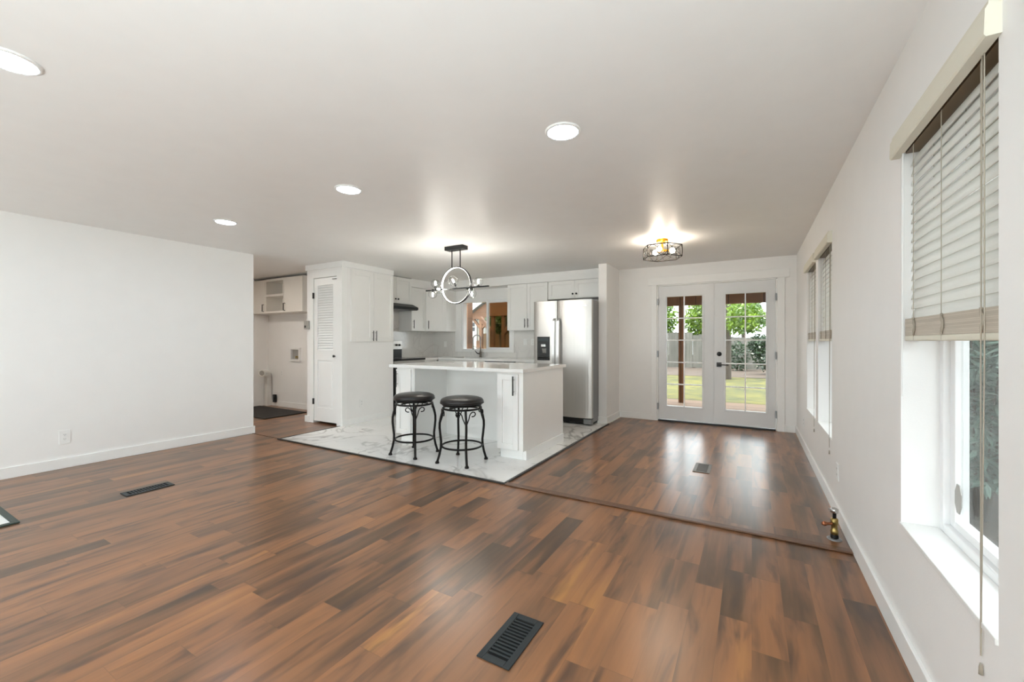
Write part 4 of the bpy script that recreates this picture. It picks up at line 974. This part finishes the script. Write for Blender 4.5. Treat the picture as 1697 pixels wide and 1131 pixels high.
fence('f', (0.305, 22.9), (3.0, 22.9), -0.09, 1.42, M['fence'], 'grey fence section behind the dark shrub in the right french door', FG)
fence('f', (-9.6, 14.2), (-6.0, 14.0), -0.1, 1.55, M['brownfence'], 'brown fence seen through the screened kitchen pane', 'brown fence')

# ------------------------------------------------------------------ outdoors: plants
def leaves(mb, c, rad, n, ln, wd, droop=0.2, shell=0.5, clump=None):
    c = Vector(c)
    for i in range(n):
        while True:
            p = Vector((random.uniform(-1, 1), random.uniform(-1, 1), random.uniform(-1, 1)))
            if shell < p.length < 1.0: break
        q = c + Vector((p.x * rad[0], p.y * rad[1], p.z * rad[2]))
        d = Vector((random.gauss(0, 1), random.gauss(0, 1), random.gauss(-droop, 0.6))).normalized(); s_ = d.cross(Vector((random.gauss(0, 1), random.gauss(0, 1), random.gauss(0, 1)))).normalized()
        l_ = ln * random.uniform(0.6, 1.25); w_ = wd * random.uniform(0.7, 1.2); nn_ = d.cross(s_)
        mb.add([q, q + d * l_ * 0.45 + s_ * w_ * 0.5 + nn_ * l_ * 0.05, q + d * l_, q + d * l_ * 0.45 - s_ * w_ * 0.5 + nn_ * l_ * 0.05], [(0, 1, 2, 3)])
    return mb
def tree(label, base_, trunk_r, trunk_h, blobs, m, n, ln, wd, cat='tree', name='leafy_tree', group='trees behind the fence', shell=0.3):
    t = thing(name, label, cat, base_, group); b = Vector(base_)
    MB().tube([b, b + Vector((0.03, 0.02, trunk_h * 0.5)), b + Vector((-0.03, 0.0, trunk_h))], [trunk_r * 1.15, trunk_r, trunk_r * 0.8], 12).build('trunk', M['bark'], t)
    mb = MB()
    for cx, cy, cz, rx, ry, rz in blobs: leaves(mb, (cx, cy, cz), (rx, ry, rz), n, ln, wd, shell=shell)
    mb.build('foliage', m, t); return t
tree('bright green leafy tree over the fence in the left french door', (-4.7, 24.3, -0.1), 0.09, 2.8, [(-4.62, 24.3, 2.45, 1.08, 0.8, 1.15)], M['leafbright'], 2600, 0.22, 0.12)
tree('bright green tree over the fence right of the slim patio post', (-2.4, 24.3, -0.1), 0.07, 2.8, [(-2.30, 24.3, 2.45, 0.88, 0.8, 1.15)], M['leafbright'], 2300, 0.22, 0.12)
tree('mid green tree over the fence behind the big trunk in the right french door', (-0.4, 24.3, -0.1), 0.09, 2.8, [(-0.3, 24.3, 2.6, 0.8, 0.8, 0.95)], M['leafmid'], 1500, 0.22, 0.12)
tree('large grey barked tree trunk on the lawn in the right french door', (-0.90, 16.8, -0.1), 0.24, 4.6, [(-0.25, 16.2, 2.35, 0.55, 0.5, 0.45), (0.05, 16.0, 1.95, 0.45, 0.4, 0.40), (-0.45, 16.3, 1.95, 0.35, 0.3, 0.5)], M['leafbright'], 420, 0.15, 0.085, group='trees in the yard')
tree('grey green tree behind the fence at the right edge of the right french door', (1.7, 24.3, -0.1), 0.08, 2.7, [(1.75, 24.3, 2.75, 0.85, 0.7, 0.85)], M['leafmid'], 1100, 0.22, 0.11)
tree('dark green shrub in front of the fence in the right french door', (0.55, 19.6, -0.1), 0.03, 0.8, [(0.6, 19.6, 0.75, 0.62, 0.5, 0.75), (0.25, 19.8, 1.1, 0.35, 0.3, 0.45)], M['leafdark'], 900, 0.16, 0.08, 'shrub', 'garden_shrub', 'shrubs in the yard')
tree('low dark shrub at the fence foot beside the tree trunk', (-0.6, 21.6, -0.1), 0.03, 0.5, [(-0.55, 21.6, 0.55, 0.45, 0.4, 0.75)], M['leafdark'], 500, 0.16, 0.08, 'shrub', 'garden_shrub', 'shrubs in the yard')
tree('leafy green tree seen through the screened kitchen window', (-7.6, 12.4, -0.1), 0.05, 1.9, [(-7.55, 12.4, 1.95, 0.55, 0.5, 0.42)], M['leafmid'], 1300, 0.13, 0.07, group='trees in the yard')

def stemmed_shrub(label, base_, h_, rad, m, n_st, ln, wd):
    t = thing('leafy_shrub', label, 'shrub', base_, 'leafy shrubs outside the right windows'); b = Vector(base_); st = MB(); lv = MB()
    for i in range(n_st):
        a = random.uniform(0, 2 * PI); top = b + Vector((math.cos(a) * rad * random.uniform(0.2, 1), math.sin(a) * rad * random.uniform(0.2, 1), h_ * random.uniform(0.7, 1.05)))
        st.tube([b + Vector((math.cos(a) * 0.05, math.sin(a) * 0.05, 0)), (b + top) / 2 + Vector((0, 0, h_ * 0.08)), top], [0.010, 0.007, 0.004], 5)
        for k in range(26):
            u = random.uniform(0.22, 1.0); p = b.lerp(top, u) + Vector((random.gauss(0, 0.07), random.gauss(0, 0.07), random.gauss(0, 0.05)))
            for j in range(5):
                d = Vector((random.gauss(0, 1), random.gauss(0, 1), random.gauss(-0.25, 0.5))).normalized(); s_ = d.cross(Z1 + Vector((random.gauss(0, .4), random.gauss(0, .4), 0))).normalized(); nn_ = s_.cross(d)
                l_ = ln * random.uniform(0.7, 1.2); w_ = wd * random.uniform(0.8, 1.2)
                q = [p, p + d * l_ * 0.35 + s_ * w_ * 0.5, p + d * l_ * 0.7 + s_ * w_ * 0.33 - nn_ * l_ * 0.03, p + d * l_ - nn_ * l_ * 0.10, p + d * l_ * 0.7 - s_ * w_ * 0.33 - nn_ * l_ * 0.03, p + d * l_ * 0.35 - s_ * w_ * 0.5]
                lv.add(q, [(0, 1, 2, 3), (0, 3, 4, 5)])
    st.build('stems', M['bark'], t); lv.build('foliage', m, t)
hg = thing('sky_block_hedge', 'tall dark green hedge added behind the side yard shrubs to block sky light', 'hedge', (4.6, 4.0, -0.55))  # added so less open sky reaches the right windows
mb = MB()
for k in range(17): leaves(mb, (4.6 + random.uniform(-0.1, 0.1), -4.0 + k, 1.7), (0.55, 0.75, 2.2), 620, 0.26, 0.15, shell=0.55)
mb.build('foliage', M['leafdark'], hg)
mb = MB()
for k in range(17): mb.tube([(4.6, -4.0 + k, -0.55), (4.62, -3.97 + k, 1.0), (4.58, -4.0 + k, 2.6)], [0.05, 0.04, 0.02], 7)
mb.build('stems', M['bark'], hg)['kind'] = 'stuff'
stemmed_shrub('blue green shrub nearest the camera outside the right window', (2.0, 6.0, -0.55), 2.4, 0.55, M['leafblue'], 36, 0.19, 0.048)
stemmed_shrub('tall blue green shrub behind the nearest one outside the right window', (2.65, 7.8, -0.55), 2.8, 0.7, M['leafblue'], 30, 0.17, 0.042)
stemmed_shrub('pale yellow green shrub at the back outside the right window', (3.0, 9.6, -0.55), 3.0, 0.7, M['leafpale'], 30, 0.2, 0.05)
stemmed_shrub('blue green shrub facing the far right windows', (1.5, 9.1, -0.55), 2.2, 0.4, M['leafblue'], 24, 0.18, 0.042)

# ------------------------------------------------------------------ outdoors: gabled shed beyond the kitchen window
sh = thing('garden_shed', 'cream gabled shed with timber porch and white metal roof', 'shed', (-10.8, 15.0, -0.1))
MB().box(-13.2, -9.95, 15.0, 18.6, -0.1, 2.45).build('wall', M['siding'], sh)
mb = MB().slab([(-13.4, 14.75, 2.30), (-9.75, 14.75, 2.30), (-9.75, 16.8, 4.1), (-13.4, 16.8, 4.1)], (0, 0, 0.05))
for k in range(13): mb.slab([(-13.35 + k * 0.29, 14.75, 2.35), (-13.31 + k * 0.29, 14.75, 2.35), (-13.31 + k * 0.29, 16.8, 4.15), (-13.35 + k * 0.29, 16.8, 4.15)], (0, -0.02, 0.04))
mb.build('roof', M['roofmetal'], sh)
PYF = 13.5
MB().slab([(-9.72, PYF, 2.25), (-7.98, PYF, 2.25), (-8.85, PYF, 2.78)], (0, 0.12, 0)).build('gable', M['timber'], sh)
MB().slab([(-9.95, PYF - 0.15, 2.16), (-8.85, PYF - 0.15, 2.82), (-7.75, PYF - 0.15, 2.16), (-7.75, PYF - 0.15, 2.22), (-8.85, PYF - 0.15, 2.89), (-9.95, PYF - 0.15, 2.22)], (0, 1.2, 0)).build('porch_roof', M['roofmetal'], sh)
MB().box(-9.75, -7.95, PYF, PYF + 0.12, 2.12, 2.25).build('porch_beam', M['timber'], sh)
MB().box(-9.24, -9.11, PYF, PYF + 0.12, -0.1, 2.12).build('porch_post', M['timber'], sh)
for s_ in (-1, 1):
    MB().slab([(-9.175 + s_ * 0.065, PYF + 0.02, 1.72), (-9.175 + s_ * 0.065, PYF + 0.02, 1.86), (-9.175 + s_ * 0.30, PYF + 0.02, 2.12), (-9.175 + s_ * 0.42, PYF + 0.02, 2.12)], (0, 0.08, 0)).build('brace', M['timber'], sh)
sd_ = MB().box(-11.25, -10.36, 14.95, 14.999, -0.1, 2.2).build('shed_door', M['sheddoor'], sh)
mb = MB()
for i in range(2):
    for j in range(2): mb.box(-10.72 + i * 0.14, -10.60 + i * 0.14, 14.94, 14.949, 1.70 + j * 0.20, 1.86 + j * 0.20)
mb.build('door_lites', M['blackglass'], sd_)
fw_ = MB().box(-10.22, -9.96, 14.95, 14.999, 1.40, 1.95).build('shed_window', M['sheddoor'], sh)
MB().box(-10.16, -10.0, 14.945, 14.949, 1.46, 1.89).build('shed_pane', M['blackglass'], fw_)
MB().box(-10.34, -9.96, 14.9, 14.944, -0.1, 1.28).build('wainscot', M['timber'], sh)
